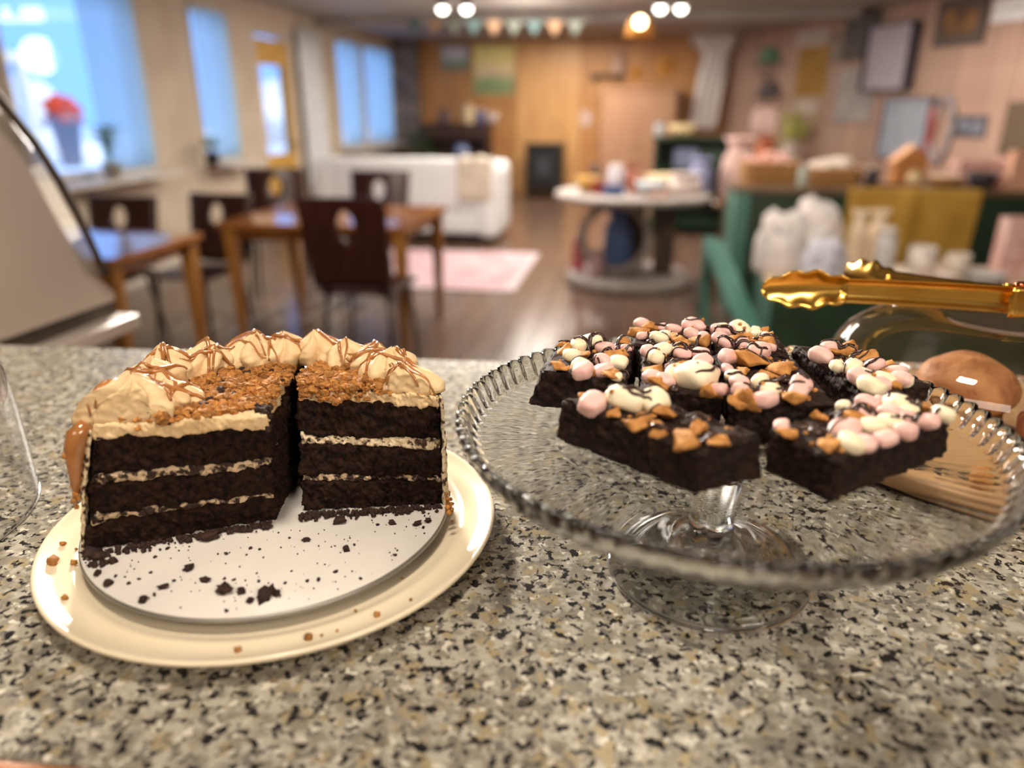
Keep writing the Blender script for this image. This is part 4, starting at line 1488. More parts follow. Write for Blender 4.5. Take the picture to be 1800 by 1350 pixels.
BZ, BT = 1.1972, 1.2220
TOPS = {'A': [('W',-0.023,0.502,'L'),('W',-0.034,0.469,'M'),('W',-0.027,0.45,'M'),('W',-0.031,0.488,'M'),('P',-0.013,0.491,'M'),('P',-0.013,0.464,'M'),('P',-0.012,0.443,'M'),('P',-0.026,0.432,'L'),('P',0.002,0.495,'S'),('C',-0.024,0.476,'M'),('C',-0.038,0.441,'M'),('C',-0.03,0.419,'M'),('C',-0.012,0.41,'M'),('C',-0.005,0.479,'M'),('C',-0.039,0.494,'S'),('C',0.0,0.51,'S'),('K',-0.004,0.496,'M'),('W',-0.007,0.418,'S')],'B': [('P',0.017,0.486,'M'),('W',0.026,0.49,'M'),('P',0.039,0.485,'M'),('P',0.051,0.487,'M'),('P',0.051,0.469,'M'),('W',0.021,0.47,'M'),('C',0.038,0.47,'M'),('C',0.043,0.457,'M'),('C',0.019,0.451,'M'),('K',0.037,0.457,'M'),('P',0.019,0.437,'M'),('W',0.032,0.441,'M'),('P',0.026,0.431,'M'),('W',0.044,0.434,'X'),('P',0.054,0.451,'M'),('P',0.057,0.422,'M'),('C',0.021,0.414,'M'),('C',0.051,0.411,'M'),('K',0.03,0.418,'M'),('C',0.04,0.499,'M'),('P',0.031,0.459,'S')],'C1': [('C',0.012,0.535,'M'),('C',0.02,0.545,'M'),('W',0.028,0.53,'M'),('P',0.036,0.547,'M'),('P',0.049,0.558,'M'),('P',0.049,0.538,'M'),('K',0.018,0.503,'M'),('K',0.034,0.513,'M'),('C',0.041,0.515,'M'),('C',0.055,0.52,'L'),('K',0.062,0.555,'M'),('P',0.055,0.556,'M')],'C2': [('P',0.065,0.546,'M'),('W',0.072,0.553,'M'),('P',0.074,0.544,'M'),('W',0.086,0.561,'L'),('P',0.068,0.529,'M'),('C',0.086,0.536,'M'),('C',0.099,0.552,'M'),('C',0.101,0.523,'L'),('P',0.082,0.515,'M'),('P',0.071,0.516,'M'),('C',0.077,0.527,'M'),('W',0.098,0.565,'S')],'D': [('P',0.069,0.484,'M'),('P',0.091,0.503,'L'),('C',0.086,0.474,'X'),('C',0.098,0.463,'L'),('C',0.105,0.47,'S'),('W',0.068,0.449,'S'),('C',0.089,0.452,'M'),('W',0.083,0.44,'M'),('W',0.085,0.421,'L'),('K',0.085,0.411,'M'),('P',0.07,0.434,'M'),('P',0.069,0.419,'M'),('C',0.074,0.396,'L'),('P',0.084,0.394,'L'),('C',0.099,0.403,'L'),('P',0.106,0.437,'M'),('P',0.101,0.42,'M'),('K',0.099,0.445,'M'),('K',0.105,0.446,'M'),('C',0.07,0.38,'M')],'E': [('P',0.129,0.495,'L'),('W',0.134,0.474,'M'),('W',0.144,0.472,'M'),('C',0.157,0.494,'M'),('P',0.159,0.478,'M'),('P',0.169,0.469,'M'),('C',0.162,0.465,'S'),('P',0.138,0.453,'M'),('W',0.147,0.458,'M'),('W',0.14,0.435,'L'),('W',0.157,0.451,'M'),('P',0.155,0.441,'M'),('P',0.167,0.453,'M'),('W',0.175,0.437,'M'),('C',0.167,0.434,'M'),('K',0.155,0.483,'M')],'G': [('P',0.137,0.413,'M'),('P',0.13,0.397,'M'),('W',0.153,0.412,'L'),('P',0.145,0.398,'M'),('C',0.124,0.387,'M'),('P',0.115,0.372,'L'),('W',0.13,0.379,'M'),('W',0.14,0.383,'M'),('C',0.146,0.379,'M'),('P',0.152,0.392,'M'),('W',0.172,0.4,'M'),('P',0.162,0.384,'M'),('C',0.169,0.41,'M'),('C',0.101,0.351,'M'),('W',0.112,0.35,'M'),('P',0.123,0.347,'M'),('P',0.138,0.358,'M'),('K',0.127,0.362,'M'),('C',0.082,0.362,'M'),('P',0.151,0.369,'M')],'F': [('C',-0.026,0.381,'M'),('P',-0.016,0.385,'L'),('W',0.003,0.389,'X'),('W',0.018,0.388,'L'),('C',-0.004,0.377,'S'),('C',0.014,0.375,'M'),('C',0.026,0.376,'M'),('C',0.005,0.36,'M'),('C',0.039,0.365,'M'),('C',0.019,0.358,'S'),('C',0.032,0.346,'M'),('C',0.049,0.342,'M'),('P',-0.003,0.403,'M')]}
def brownie(key, label, bot, top, extra=6, drizzle=9, seed=0, z1=BT):
    rnd = random.Random(seed * 7 + 1)
    cx, cy = sum(b[0] for b in bot) / 4, sum(b[1] for b in bot) / 4
    root = thing('brownie', label, 'brownie', (cx, cy, BZ), 0, 'topped brownies on the glass stand')
    body = slab(bot, top, BZ, z1, seed)
    bv = [body.bvh()]
    def loc(mb):
        mb.v = [(x - cx, y - cy, z - BZ) for x, y, z in mb.v]
        return mb
    put('brownie_body', loc(body), BROWNIE, root)
    items = [list(t) for t in TOPS[key]]
    # further pieces where the top is still bare
    tries = 0
    while extra > 0 and tries < 200:
        tries += 1
        u, v = rnd.uniform(0.06, 0.94), rnd.uniform(0.06, 0.94)
        a = Vector(top[0]).lerp(Vector(top[1]), u)
        b = Vector(top[3]).lerp(Vector(top[2]), u)
        p = a.lerp(b, v)
        if min((math.hypot(p.x - t[1], p.y - t[2]) for t in items), default=1) > 0.0075:
            items.append([rnd.choice('WPPCCK'), p.x, p.y, rnd.choice('SSM')])
            extra -= 1
    # pull pieces inside the top outline
    T = [Vector(t) for t in top]
    tc = sum(T, Vector((0, 0))) / 4
    for t in items:
        p = Vector((t[1], t[2]))
        for i in range(4):
            a, b = T[i], T[(i + 1) % 4]
            e = (b - a).normalized()
            nn = Vector((-e.y, e.x))
            if nn.dot(tc - a) < 0:
                nn = -nn
            dd = nn.dot(p - a)
            if dd < 0.0025:
                p += nn * (0.0025 - dd)
        t[1], t[2] = p.x, p.y
    for k, (ty, x, y, sz) in enumerate(items):
        h = bv[0].ray_cast(Vector((x, y, 1.4)), Vector((0, 0, -1)))
        z = h[0].z if h[0] is not None else z1
        i = rnd.randrange(len(TM[ty]))
        s = TSC[sz] * rnd.uniform(0.9, 1.1) * (1.38 if ty == 'C' else 1.0)
        zz = z + {'W': 0.0026, 'P': 0.0026, 'C': 0.0016, 'K': 0.0013}[ty] * s
        rot = (rnd.uniform(-.35, .35), rnd.uniform(-.35, .35), rnd.uniform(0, 2 * PI))
        o = put(TNAME[ty], TM[ty][i], None, root, (x - cx, y - cy, zz - BZ), rot, (s, s * rnd.uniform(0.9, 1.1), s * rnd.uniform(0.85, 1.05)))
        if ty in TLAB:
            o['label'] = TLAB[ty]
        R = (Matrix.Translation((x, y, zz)) @ Vector((0, 0, 0)).to_track_quat('Z', 'Y').to_matrix().to_4x4()) if False else None
        from mathutils import Euler
        Mx = Matrix.Translation((x, y, zz)) @ Euler(rot).to_matrix().to_4x4() @ Matrix.Diagonal((*o.scale, 1))
        raw = TRAW[ty][i]
        bv.append(BVHTree.FromPolygons([Mx @ Vector(v) for v in raw.v], raw.f))
    dz = MB()
    for k in range(drizzle):
        u0, v0 = rnd.uniform(0.05, 0.95), rnd.uniform(0.05, 0.95)
        ang = rnd.uniform(-0.5, 0.9)
        ln = rnd.uniform(0.010, 0.030)
        a = Vector(top[0]).lerp(Vector(top[1]), u0)
        b = Vector(top[3]).lerp(Vector(top[2]), u0)
        c = a.lerp(b, v0)
        pts = []
        for i in range(22):
            s = (i / 21 - 0.5) * ln
            pts.append((c.x + math.cos(ang) * s - math.sin(ang) * 0.002 * math.sin(i * 0.4 + k), c.y + math.sin(ang) * s + math.cos(ang) * 0.002 * math.sin(i * 0.4 + k)))
        pts = [p for p in pts if bv[0].ray_cast(Vector((p[0], p[1], 1.4)), Vector((0, 0, -1)))[0] is not None]
        if len(pts) > 6:
            d = drape(bv, pts, rnd.choice((0.0008, 0.0011, 0.0017)), 0.0002)
            if d:
                dz.add(d.v, d.f)
    put('chocolate_drizzle', loc(dz), GLAZE, root)
    for nm, mm, cnt in (('cookie_crumbs', COOKIE, 22), ('dark_crumbs', DARKCRUMB, 20)):
        cm = MB()
        for i in range(cnt):
            a = Vector(top[0]).lerp(Vector(top[1]), rnd.uniform(0.03, 0.97))
            b = Vector(top[3]).lerp(Vector(top[2]), rnd.uniform(0.03, 0.97))
            p = a.lerp(b, rnd.uniform(0.03, 0.97))
            hits = [q.ray_cast(Vector((p.x, p.y, 1.4)), Vector((0, 0, -1)))[0] for q in bv]
            if any(h is not None for h in hits[1:]) and (nm == 'dark_crumbs' or i % 3):
                continue
            z = max((h[0].z for h in (q.ray_cast(Vector((p.x, p.y, 1.4)), Vector((0, 0, -1))) for q in bv) if h[0] is not None), default=None)
            if z is None or (key == 'F' and nm == 'cookie_crumbs' and i > 12):
                continue
            s = rnd.uniform(0.0006, 0.0019)
            cm.ball((p.x, p.y, z + s * 0.3), s, sub=1, amp=0.6, freq=1.8, seed=i)
        put(nm, loc(cm), mm, root)['kind'] = 'stuff'
    return root

brownie('A', 'brownie at the far left of the glass stand, tapering to a pointed lower corner',
        [(-0.060, 0.448), (0.004, 0.433), (0.009, 0.512), (-0.050, 0.518)], [(-0.051, 0.442), (0.003, 0.430), (0.007, 0.510), (-0.044, 0.512)], 4, 8, 1)
brownie('B', 'brownie in the middle with one very large white marshmallow at its front edge',
        [(0.0135, 0.427), (0.0595, 0.419), (0.0590, 0.497), (0.0120, 0.506)], [(0.0125, 0.424), (0.0595, 0.416), (0.0590, 0.497), (0.0115, 0.506)], 3, 9, 2)
brownie('C1', 'brownie in the back row behind the one with the largest marshmallow',
        [(0.006, 0.512), (0.0605, 0.503), (0.064, 0.560), (0.008, 0.558)], [(0.006, 0.511), (0.0605, 0.503), (0.064, 0.560), (0.008, 0.558)], 6, 7, 3)
brownie('C2', 'brownie in the back row with tall golden cookie chunks on its right corner',
        [(0.0635, 0.505), (0.112, 0.503), (0.112, 0.553), (0.067, 0.560)], [(0.0635, 0.505), (0.112, 0.503), (0.112, 0.553), (0.067, 0.560)], 5, 6, 4)
brownie('D', 'brownie with a big flat angular cookie slab and a marshmallow with a round dark spot',
        [(0.0650, 0.405), (0.1215, 0.418), (0.1130, 0.497), (0.0625, 0.500)], [(0.0640, 0.402), (0.1215, 0.416), (0.1130, 0.496), (0.0620, 0.500)], 5, 9, 5)
brownie('E', 'brownie at the far right against the beaded rim, its dark cut side facing left',
        [(0.146, 0.442), (0.185, 0.459), (0.168, 0.514), (0.1185, 0.522)], [(0.146, 0.440), (0.186, 0.458), (0.169, 0.516), (0.118, 0.524)], 5, 14, 6)
brownie('F', 'front left brownie with a bare glazed top, few toppings and a torn left end',
        [(-0.038, 0.398), (0.039, 0.341), (0.0755, 0.366), (0.0055, 0.418)], [(-0.033, 0.397), (0.040, 0.335), (0.0715, 0.364), (0.006, 0.417)], 0, 16, 7)
brownie('G', 'front right brownie heaped with pink and white marshmallows, a corner towards the camera',
        [(0.0785, 0.375), (0.1045, 0.342), (0.181, 0.408), (0.150, 0.434)], [(0.0775, 0.373), (0.1045, 0.337), (0.176, 0.398), (0.150, 0.434)], 8, 9, 8)

# ------------------------------------------------------------------ right dome, tray, buns, tongs
CLEAR = thin_glass('thin_clear_cover', (0.93, 0.94, 0.93, 1), 0.02, 1.6)
CLEAR2 = thin_glass('thin_clear_cover_left', (0.97, 0.97, 0.97, 1), 0.01, 1.3)
DX, DY = 0.318, 0.660
TRAYM = mat('serving_tray_wood', srgb(200, 160, 116), 0.3, var=srgb(188, 146, 104), scale=9, stretch=(1, 9, 1), coat=0.4)
TRAYD = mat('tray_base_dark', srgb(40, 30, 26), 0.5)
tray = thing('serving_tray', 'round amber wooden tray under the dome at the right', 'tray', (DX, DY, 1.1))
put('tray_board', MB().lathe([(0, 0.020), (0.160, 0.020), (0.1630, 0.0185), (0.1645, 0.016), (0.1640, 0.006), (0.162, 0.0045), (0, 0.0045)], 96), TRAYM, tray)
put('tray_foot', MB().lathe([(0, 0.0044), (0.158, 0.0044), (0.158, 0.0), (0, 0.0)], 64), TRAYD, tray)
ring = MB()
ng = 60
for k in range(ng):
    a0, a1 = 2 * PI * k / ng, 2 * PI * (k + 1) / ng
    am = (a0 + a1) / 2
    P = lambda a, r, z: (r * math.cos(a), r * math.sin(a), z)
    ring.add([P(a0, 0.142, 0.0202), P(a1, 0.142, 0.0202), P(am, 0.154, 0.0202), P(am, 0.1465, 0.0245)], [(0, 2, 1), (0, 1, 3), (1, 2, 3), (2, 0, 3)])
hard('cut_glass_border', ring, GLASS, tray)['label'] = 'border of small triangular glass facets'
dome = thing('glass_dome', 'low clear dome over the buns at the right, gold tongs lying on top', 'dome', (DX, DY, 1.1202))
dp = [(0.1385, 0.0), (0.1390, 0.030), (0.1370, 0.046), (0.1320, 0.060), (0.1230, 0.073), (0.1100, 0.083), (0.093, 0.0895), (0.074, 0.0925), (0.056, 0.0930), (0.046, 0.0915), (0.040, 0.0905),
      (0.020, 0.0905), (0, 0.0905)]
put('dome_shell', MB().lathe(dp, 96), CLEAR, dome)
put('dome_rim', MB().tube([(0.1385 * math.cos(2 * PI * i / 90), 0.1385 * math.sin(2 * PI * i / 90), 0.0018) for i in range(90)], 0.0017, 8, True), CLEAR, dome)
BUN = mat('cinnamon_bun_crust', srgb(196, 136, 86), 0.6, var=srgb(146, 88, 52), scale=40, bump=0.5, bscale=110)
BUNP = mat('pale_bun_crumb', srgb(164, 128, 90), 0.7, scale=60, bump=0.2, bscale=120)
b1 = thing('bun', 'large round cinnamon brown bun under the dome beside the brownies', 'bun', (0.295, 0.655, 1.1204), 0, 'buns under the dome')
put('crust', MB().ball((0, 0, 0.032), 0.040, 0.038, 0.030, sub=4, amp=0.12, freq=1.5, seed=4), BUN, b1)
put('pale_base', MB().lathe([(0, 0), (0.024, 0), (0.030, 0.004), (0.032, 0.010), (0.031, 0.016), (0, 0.018)], 40), BUNP, b1)
b2 = thing('bun', 'smaller crumbly reddish bun cut by the right picture edge under the dome', 'bun', (0.352, 0.600, 1.1204), 0, 'buns under the dome')
put('crust', MB().ball((0, 0, 0.020), 0.034, 0.034, 0.022, sub=4, amp=0.16, freq=2.2, seed=9), mat('reddish_bun_crust', srgb(182, 114, 78), 0.7, var=srgb(126, 70, 46), scale=70, bump=0.5, bscale=140), b2)
p = at_z(1716, 852, 1.126)
tag(put('golden_crumb_ball', MB().ball((0, 0, 0), 0.0075, sub=3, amp=0.2, freq=2, seed=2), COOKIE, None, (p.x, p.y, 1.1265)),
    'golden round crumb on the tray at the front of the dome', 'crumb')

GOLD = mat('polished_gold_metal', srgb(236, 190, 98), 0.2, metal=1.0, var=srgb(224, 172, 80), scale=30)
COPPER = mat('copper_pin', srgb(206, 120, 84), 0.2, metal=1.0)
H = Vector((0.3335, 0.6560, 1.2300))
tongs = thing('serving_tongs', 'shiny gold serving tongs with scalloped tips resting across the dome', 'tongs', H)
def arm(tip, side, nm):
    d = Vector(tip) - H
    L = d.length
    x = d.normalized()
    z = Vector((0, 0, 1))
    y = z.cross(x).normalized()
    z = x.cross(y)
    def fn(u, v):
        s = L * (1 - u)          # u = 0 at the tip
        c = 2 * v - 1
        if u < 0.33:
            k = u / 0.33
            w = 0.0165 * math.sqrt(max(0.02, 1 - (1 - min(1, k * 1.6)) ** 2)) if k < 0.62 else 0.0165 - (k - 0.62) / 0.38 * 0.0065
            w += 0.0014 * math.sin(k * PI * 7) * abs(c)
            bow = 0.010 * (1 - c * c) * math.sin(min(1, k * 1.15) * PI * 0.5 + 0.15)
        else:
            w = 0.0100 + 0.0012 * (u - 0.33)
            bow = 0.0062 * (1 - c ** 4)
        curve = 0.016 * math.sin(min(1, u * 1.05) * PI) * 0.6
        return x * s + z * (c * w) + y * side * (bow + curve)
    return MB().sheet(fn, 90, 14, 0.0011)
T1 = at_y(1340, 508, 0.668)
T2 = at_y(1484, 478, 0.795)
put('arm', arm(T1, -1, 'a'), GOLD, tongs)
put('arm', arm(T2, 1, 'b'), GOLD, tongs)
put('hinge_pin', MB().lathe([(0, 0.0105), (0.004, 0.0105), (0.0062, 0.0118), (0.0055, 0.0138), (0.003, 0.0148), (0, 0.015)], 24), COPPER, tongs, (-0.010, 0.006, 0))
dirv = (T1 - H).normalized()
band = MB()
for k in (-1,):
    pass
pp = []
for i in range(15):
    a = PI * i / 14
    pp.append(Vector((0.010 + 0.012 * math.sin(a), -0.010 + 0.020 * i / 14, 0)))
band.sheet(lambda u, v: Vector((-0.022 + 0.030 * math.sin(u * PI), -0.0085 + 0.020 * u + (0 if 0.1 < u < 0.9 else 0), -0.0122 + 0.0244 * v)), 24, 6, 0.0012)
put('spring_band', band, GOLD, tongs)

# left dome cover
lc = thing('glass_cloche', 'tall clear cake cover standing on the counter at the left edge', 'cloche', (-0.540, 0.372, 1.1002))
lp = [(0.1222, 0.0), (0.1218, 0.030), (0.1208, 0.070), (0.118, 0.100), (0.108, 0.125), (0.088, 0.142), (0.060, 0.152), (0.030, 0.156), (0, 0.157)]
put('cover_shell', MB().lathe(lp, 96), CLEAR2, lc)
put('cover_rim', MB().tube([(0.1222 * math.cos(2 * PI * i / 90), 0.1222 * math.sin(2 * PI * i / 90), 0.0014) for i in range(90)], 0.0013, 8, True), GLASS, lc)
put('cover_knob', MB().lathe([(0, 0.157), (0.008, 0.157), (0.007, 0.166), (0.014, 0.176), (0.014, 0.186), (0.006, 0.192), (0, 0.192)], 32), GLASS, lc)
# ------------------------------------------------------------------ far wall: pictures, stove, desk, shelf, cloth
def picture(label, px0, py0, px1, py1, y, frame_m, paint, cat='picture', name='framed_picture', depth=0.03, fw=0.03, group=None):
    a, b = at_y(px0, py0, y), at_y(px1, py1, y)
    cx = (a.x + b.x) / 2
    w, h = (b.x - a.x) / 2, (a.z - b.z)
    t = thing(name, label, cat, (cx, y, b.z), 0, group)
    f = MB().box(-w, w, -depth, 0, 0, fw).box(-w, w, -depth, 0, h - fw, h).box(-w, -w + fw, -depth, 0, fw, h - fw).box(w - fw, w, -depth, 0, fw, h - fw)
    hard('frame', f, frame_m, t, bevel=0.004)
    hard('canvas', MB().box(-w + fw, w - fw, -depth * 0.6, -0.002, fw, h - fw), paint, t)
    return t
def landscape(name, sky, mid, low, blob, scale=6):
    """painted bands with soft colour patches"""
    m = bpy.data.materials.new(name)
    m.use_nodes = True
    nt = m.node_tree
    p = nt.nodes['Principled BSDF']
    p.inputs['Roughness'].default_value = 0.5
    tc = nt.nodes.new('ShaderNodeTexCoord')
    sx = nt.nodes.new('ShaderNodeSeparateXYZ')
    nt.links.new(tc.outputs['Generated'], sx.inputs[0])
    n = nt.nodes.new('ShaderNodeTexNoise')
    n.inputs['Scale'].default_value = scale
    nt.links.new(tc.outputs['Generated'], n.inputs['Vector'])
    ma = nt.nodes.new('ShaderNodeMath')
    ma.operation = 'MULTIPLY_ADD'
    ma.inputs[1].default_value = 0.5
    nt.links.new(n.outputs['Fac'], ma.inputs[0])
    nt.links.new(sx.outputs['Z'], ma.inputs[2])
    r = nt.nodes.new('ShaderNodeValToRGB')
    els = r.color_ramp.elements
    els[0].position, els[0].color = 0.35, low
    els[1].position, els[1].color = 0.95, sky
    e = els.new(0.55)
    e.color = mid
    e = els.new(0.72)
    e.color = blob
    nt.links.new(ma.outputs[0], r.inputs[0])
    nt.links.new(r.outputs[0], p.inputs['Base Color'])
    return m
GOLDF = mat('pale_gold_frame', srgb(214, 184, 110), 0.4)
picture('large landscape painting with a yellow sky on the pine wall', 830, 78, 938, 168, YF - 0.002, GOLDF,
        landscape('yellow_landscape', srgb(240, 222, 140), srgb(150, 168, 110), srgb(128, 146, 104), srgb(226, 194, 160)))
picture('small picture of white over green left of the large painting', 775, 80, 825, 124, YF - 0.002, mat('grey_frame', srgb(170, 160, 150), 0.5),
        landscape('white_green', srgb(206, 200, 200), srgb(128, 150, 112), srgb(96, 124, 84), srgb(190, 190, 186)))
picture('small whitish picture right of and below the large painting', 940, 122, 990, 160, YF - 0.002, mat('white_frame', srgb(222, 206, 190), 0.5),
        landscape('white_field', srgb(232, 214, 204), srgb(196, 176, 152), srgb(150, 144, 110), srgb(236, 222, 212)))
pp = at_y(1027, 208, YF)
sw = thing('wall_plate', 'round pinkish white plate hung on the pine wall below the pictures', 'plate', (pp.x, YF - 0.002, pp.z))
put('plate_disc', MB().lathe([(0, 0), (0.10, 0), (0.13, 0.02), (0.125, 0.024), (0.09, 0.008), (0, 0.008)], 36), C('pinkish_white', 226, 200, 186), sw, (0, 0, 0), (PI / 2, 0, 0))
# small shelf with ornaments
a, b = at_y(1038, 132, YF), at_y(1096, 132, YF)
sh = thing('wall_shelf', 'dark narrow shelf on the pine wall under the ornaments', 'shelf', ((a.x + b.x) / 2, YF - 0.001, a.z))
w = (b.x - a.x) / 2
hard('shelf_board', MB().box(-w, w, -0.16, 0, -0.02, 0.01), BROWNW, sh)
for sx in (-1, 1):
    hard('bracket', MB().hexa([(sx * w * .7 - .012, -.02, -.14), (sx * w * .7 + .012, -.02, -.14), (sx * w * .7 + .012, 0, -.14), (sx * w * .7 - .012, 0, -.14)],
                              [(sx * w * .7 - .012, -.14, -.021), (sx * w * .7 + .012, -.14, -.021), (sx * w * .7 + .012, 0, -.021), (sx * w * .7 - .012, 0, -.021)]), BROWNW, sh)
q = at_y(1086, 120, YF - 0.08)
jar('vase', 'pinkish white vase on the dark wall shelf', 'vase', (q.x, YF - 0.085, a.z + 0.011), 0.09, 0.30, C('pinkish_vase', 206, 172, 150), C('pinkish_vase_lid', 196, 160, 140))
for lab, px, py, r in (('golden round wall ornament right of the dark shelf', 1118, 128, 0.10), ('golden wide wall ornament near the white hanging cloth', 1170, 115, 0.15)):
    q = at_y(px, py, YF)
    t = thing('wall_ornament', lab, 'ornament', (q.x, YF - 0.002, q.z))
    put('disc', MB().lathe([(0, 0), (r, 0), (r, 0.015), (r * 0.8, 0.03), (0, 0.035)], 36), C('golden_ornament', 214, 150, 62), t, (0, 0, 0), (PI / 2, 0, 0))
    put('boss', MB().lathe([(0, 0.035), (r * 0.3, 0.035), (r * 0.25, 0.055), (0, 0.06)], 24), C('dark_gold', 150, 98, 40), t, (0, 0, 0), (PI / 2, 0, 0))
# stove
a, b = at_y(925, 290, 12.3), at_y(986, 362, 12.3)
st = thing('wood_stove', 'black iron stove standing against the pine wall', 'stove', ((a.x + b.x) / 2, 12.45, 0))
w = (b.x - a.x) / 2
IRON = mat('black_iron', srgb(24, 22, 22), 0.5)
hard('stove_body', MB().box(-w, w, -0.2, 0.25, 0.12, 0.80), IRON, st, bevel=0.02)
hard('top_plate', MB().box(-w - 0.03, w + 0.03, -0.23, 0.28, 0.801, 0.84), IRON, st, bevel=0.008)
dd = hard('stove_door', MB().box(-w * 0.6, w * 0.6, -0.225, -0.201, 0.24, 0.70), IRON, st, bevel=0.006)
hard('door_glass', MB().box(-w * 0.38, w * 0.38, -0.231, -0.2251, 0.34, 0.62), mat('smoky_glass', srgb(70, 70, 78), 0.1), dd)
for sx in (-1, 1):
    for sy in (-0.15, 0.2):
        put('leg', MB().tube([(sx * (w - .05), sy, 0.125), (sx * (w - .03), sy, 0)], [0.025, 0.018], 10), IRON, st)
# tall golden board above the stove: chimney breast panel
cp = structure(hard('trim_chimney_panel', MB().box(at_y(905, 200, 12.9).x, at_y(1020, 200, 12.9).x, 12.93, 12.995, 0.0, ZC - 0.01), mat('golden_pine', srgb(214, 166, 108), 0.4, var=srgb(194, 142, 86), scale=4, stretch=(6, 6, .5))))
# pinkish cupboard
CUP = mat('pinkish_cupboard_wood', srgb(186, 144, 112), 0.5, var=srgb(170, 126, 96), scale=4, stretch=(6, 6, .6))
a, b = at_y(1058, 160, 12.4), at_y(1182, 300, 12.4)
cu = thing('tall_cupboard', 'pinkish brown wooden cupboard against the right part of the pine wall', 'cupboard', ((a.x + b.x) / 2, 12.65, 0))
w, h = (b.x - a.x) / 2, a.z
hard('carcass', MB().box(-w, w, -0.23, 0.28, 0.06, h), CUP, cu, bevel=0.006)
hard('plinth', MB().box(-w + .03, w - .03, -0.2, 0.28, 0, 0.059), BROWNW, cu)
hard('cornice', MB().box(-w - .03, w + .03, -0.26, 0.30, h + .001, h + .05), CUP, cu, bevel=0.01)
for sx in (-1, 1):
    dd = hard('door', MB().box(min(sx * 0.004, sx * (w - .02)), max(sx * 0.004, sx * (w - .02)), -0.252, -0.231, 0.10, h - .04), CUP, cu, bevel=0.004)
    put('knob', MB().ball((sx * 0.05, -0.268, h * .5), 0.016, sub=2), BROWNW, dd)
# dark desk left
a, b = at_y(738, 205, 12.2), at_y(858, 280, 12.2)
dk = thing('sideboard', 'dark brown sideboard against the left part of the pine wall', 'sideboard', ((a.x + b.x) / 2, 12.4, 0))
w, h = (b.x - a.x) / 2, at_y(800, 218, 12.2).z
DARKW = mat('dark_sideboard_wood', srgb(70, 46, 38), 0.4, var=srgb(52, 32, 26), scale=5, stretch=(1, 8, 8))
hard('top', MB().box(-w - .03, w + .03, -0.24, 0.26, h - .04, h), DARKW, dk, bevel=0.006)
hard('side_panel', MB().box(-w, -w + .03, -0.22, 0.25, 0, h - .041), DARKW, dk)
hard('side_panel', MB().box(w - .03, w, -0.22, 0.25, 0, h - .041), DARKW, dk)
hard('back_panel', MB().box(-w + .031, w - .031, 0.22, 0.25, 0.05, h - .041), DARKW, dk)
hard('shelf', MB().box(-w + .031, w - .031, -0.2, 0.219, h * .55, h * .55 + .03), DARKW, dk)
for i in range(2):
    dd = hard('drawer', MB().box(-w + .035 + i * (w - .03), -0.005 + i * (w - .03), -0.225, 0.2, h - .22, h - .045), DARKW, dk, bevel=0.004)
    put('knob', MB().ball((-w / 2 + i * w, -0.24, h - .13), 0.018, sub=2), mat('brass', srgb(180, 140, 70), 0.3, metal=1), dd)
yd = 12.3
def on_desk(px):
    q = at_y(px, 200, yd)
    return (q.x, yd, h + 0.001)
jar('jar', 'cream lidded jar on the dark sideboard', 'jar', on_desk(823), 0.10, 0.30, C('cream_jar', 220, 196, 156), C('cream_jar_lid', 200, 176, 140))
jar('jar', 'navy and white jar on the dark sideboard right of the cream jar', 'jar', on_desk(845), 0.08, 0.22, C('navy_jar', 96, 98, 140), C('white_jar_lid', 214, 208, 206))
bowl('bowl', 'pale bowl at the right end of the dark sideboard', 'bowl', on_desk(866), 0.10, 0.16, C('pale_bowl', 206, 190, 180))
bag('gift_bag', 'brown bag at the left end of the dark sideboard', 'bag', on_desk(782), 0.22, 0.18, 0.24, C('brown_bag', 110, 84, 74))
bag('cloth_bag', 'pale blue bag in the open shelf of the dark sideboard', 'bag', (at_y(811, 200, yd).x, yd - .02, h * .55 + .031), 0.24, 0.2, 0.17, C('pale_blue_bag', 150, 166, 206))
q = at_y(742, 240, 11.6)
sill = thing('floor_plant', 'dark green leafy plant in a pot in front of the dark sideboard', 'plant', (q.x, 11.6, 0))
put('pot', MB().lathe([(0, 0), (0.12, 0), (0.16, 0.3), (0.17, 0.3), (0.17, 0.33), (0.14, 0.33), (0.13, 0.29), (0, 0.28)], 28), DARKPOT, sill)
lf = MB()
for i in range(60):
    an, e = rf.uniform(0, 2 * PI), rf.uniform(0.2, 1)
    tip = Vector((math.cos(an) * 0.25 * e, math.sin(an) * 0.25 * e, 0.45 + rf.random() * q.z * 0.65))
    d = Vector((math.cos(an), math.sin(an), 0.1))
    u = Vector((-math.sin(an), math.cos(an), 0))
    lf.add([tip - d * .05, tip + u * .04, tip + d * .1 - Vector((0, 0, .03)), tip - u * .04, tip + Vector((0, 0, .015))], [(0, 1, 4), (1, 2, 4), (2, 3, 4), (3, 0, 4)])
put('leaves', lf, mat('dark_leaf_green', srgb(50, 96, 52), 0.5, island=.2), sill)['kind'] = 'stuff'
put('stem', MB().tube([(0, 0, .28), (0.02, 0, .6), (0, 0.02, .9)], [.014, .010, .006], 8), BROWNW, sill)
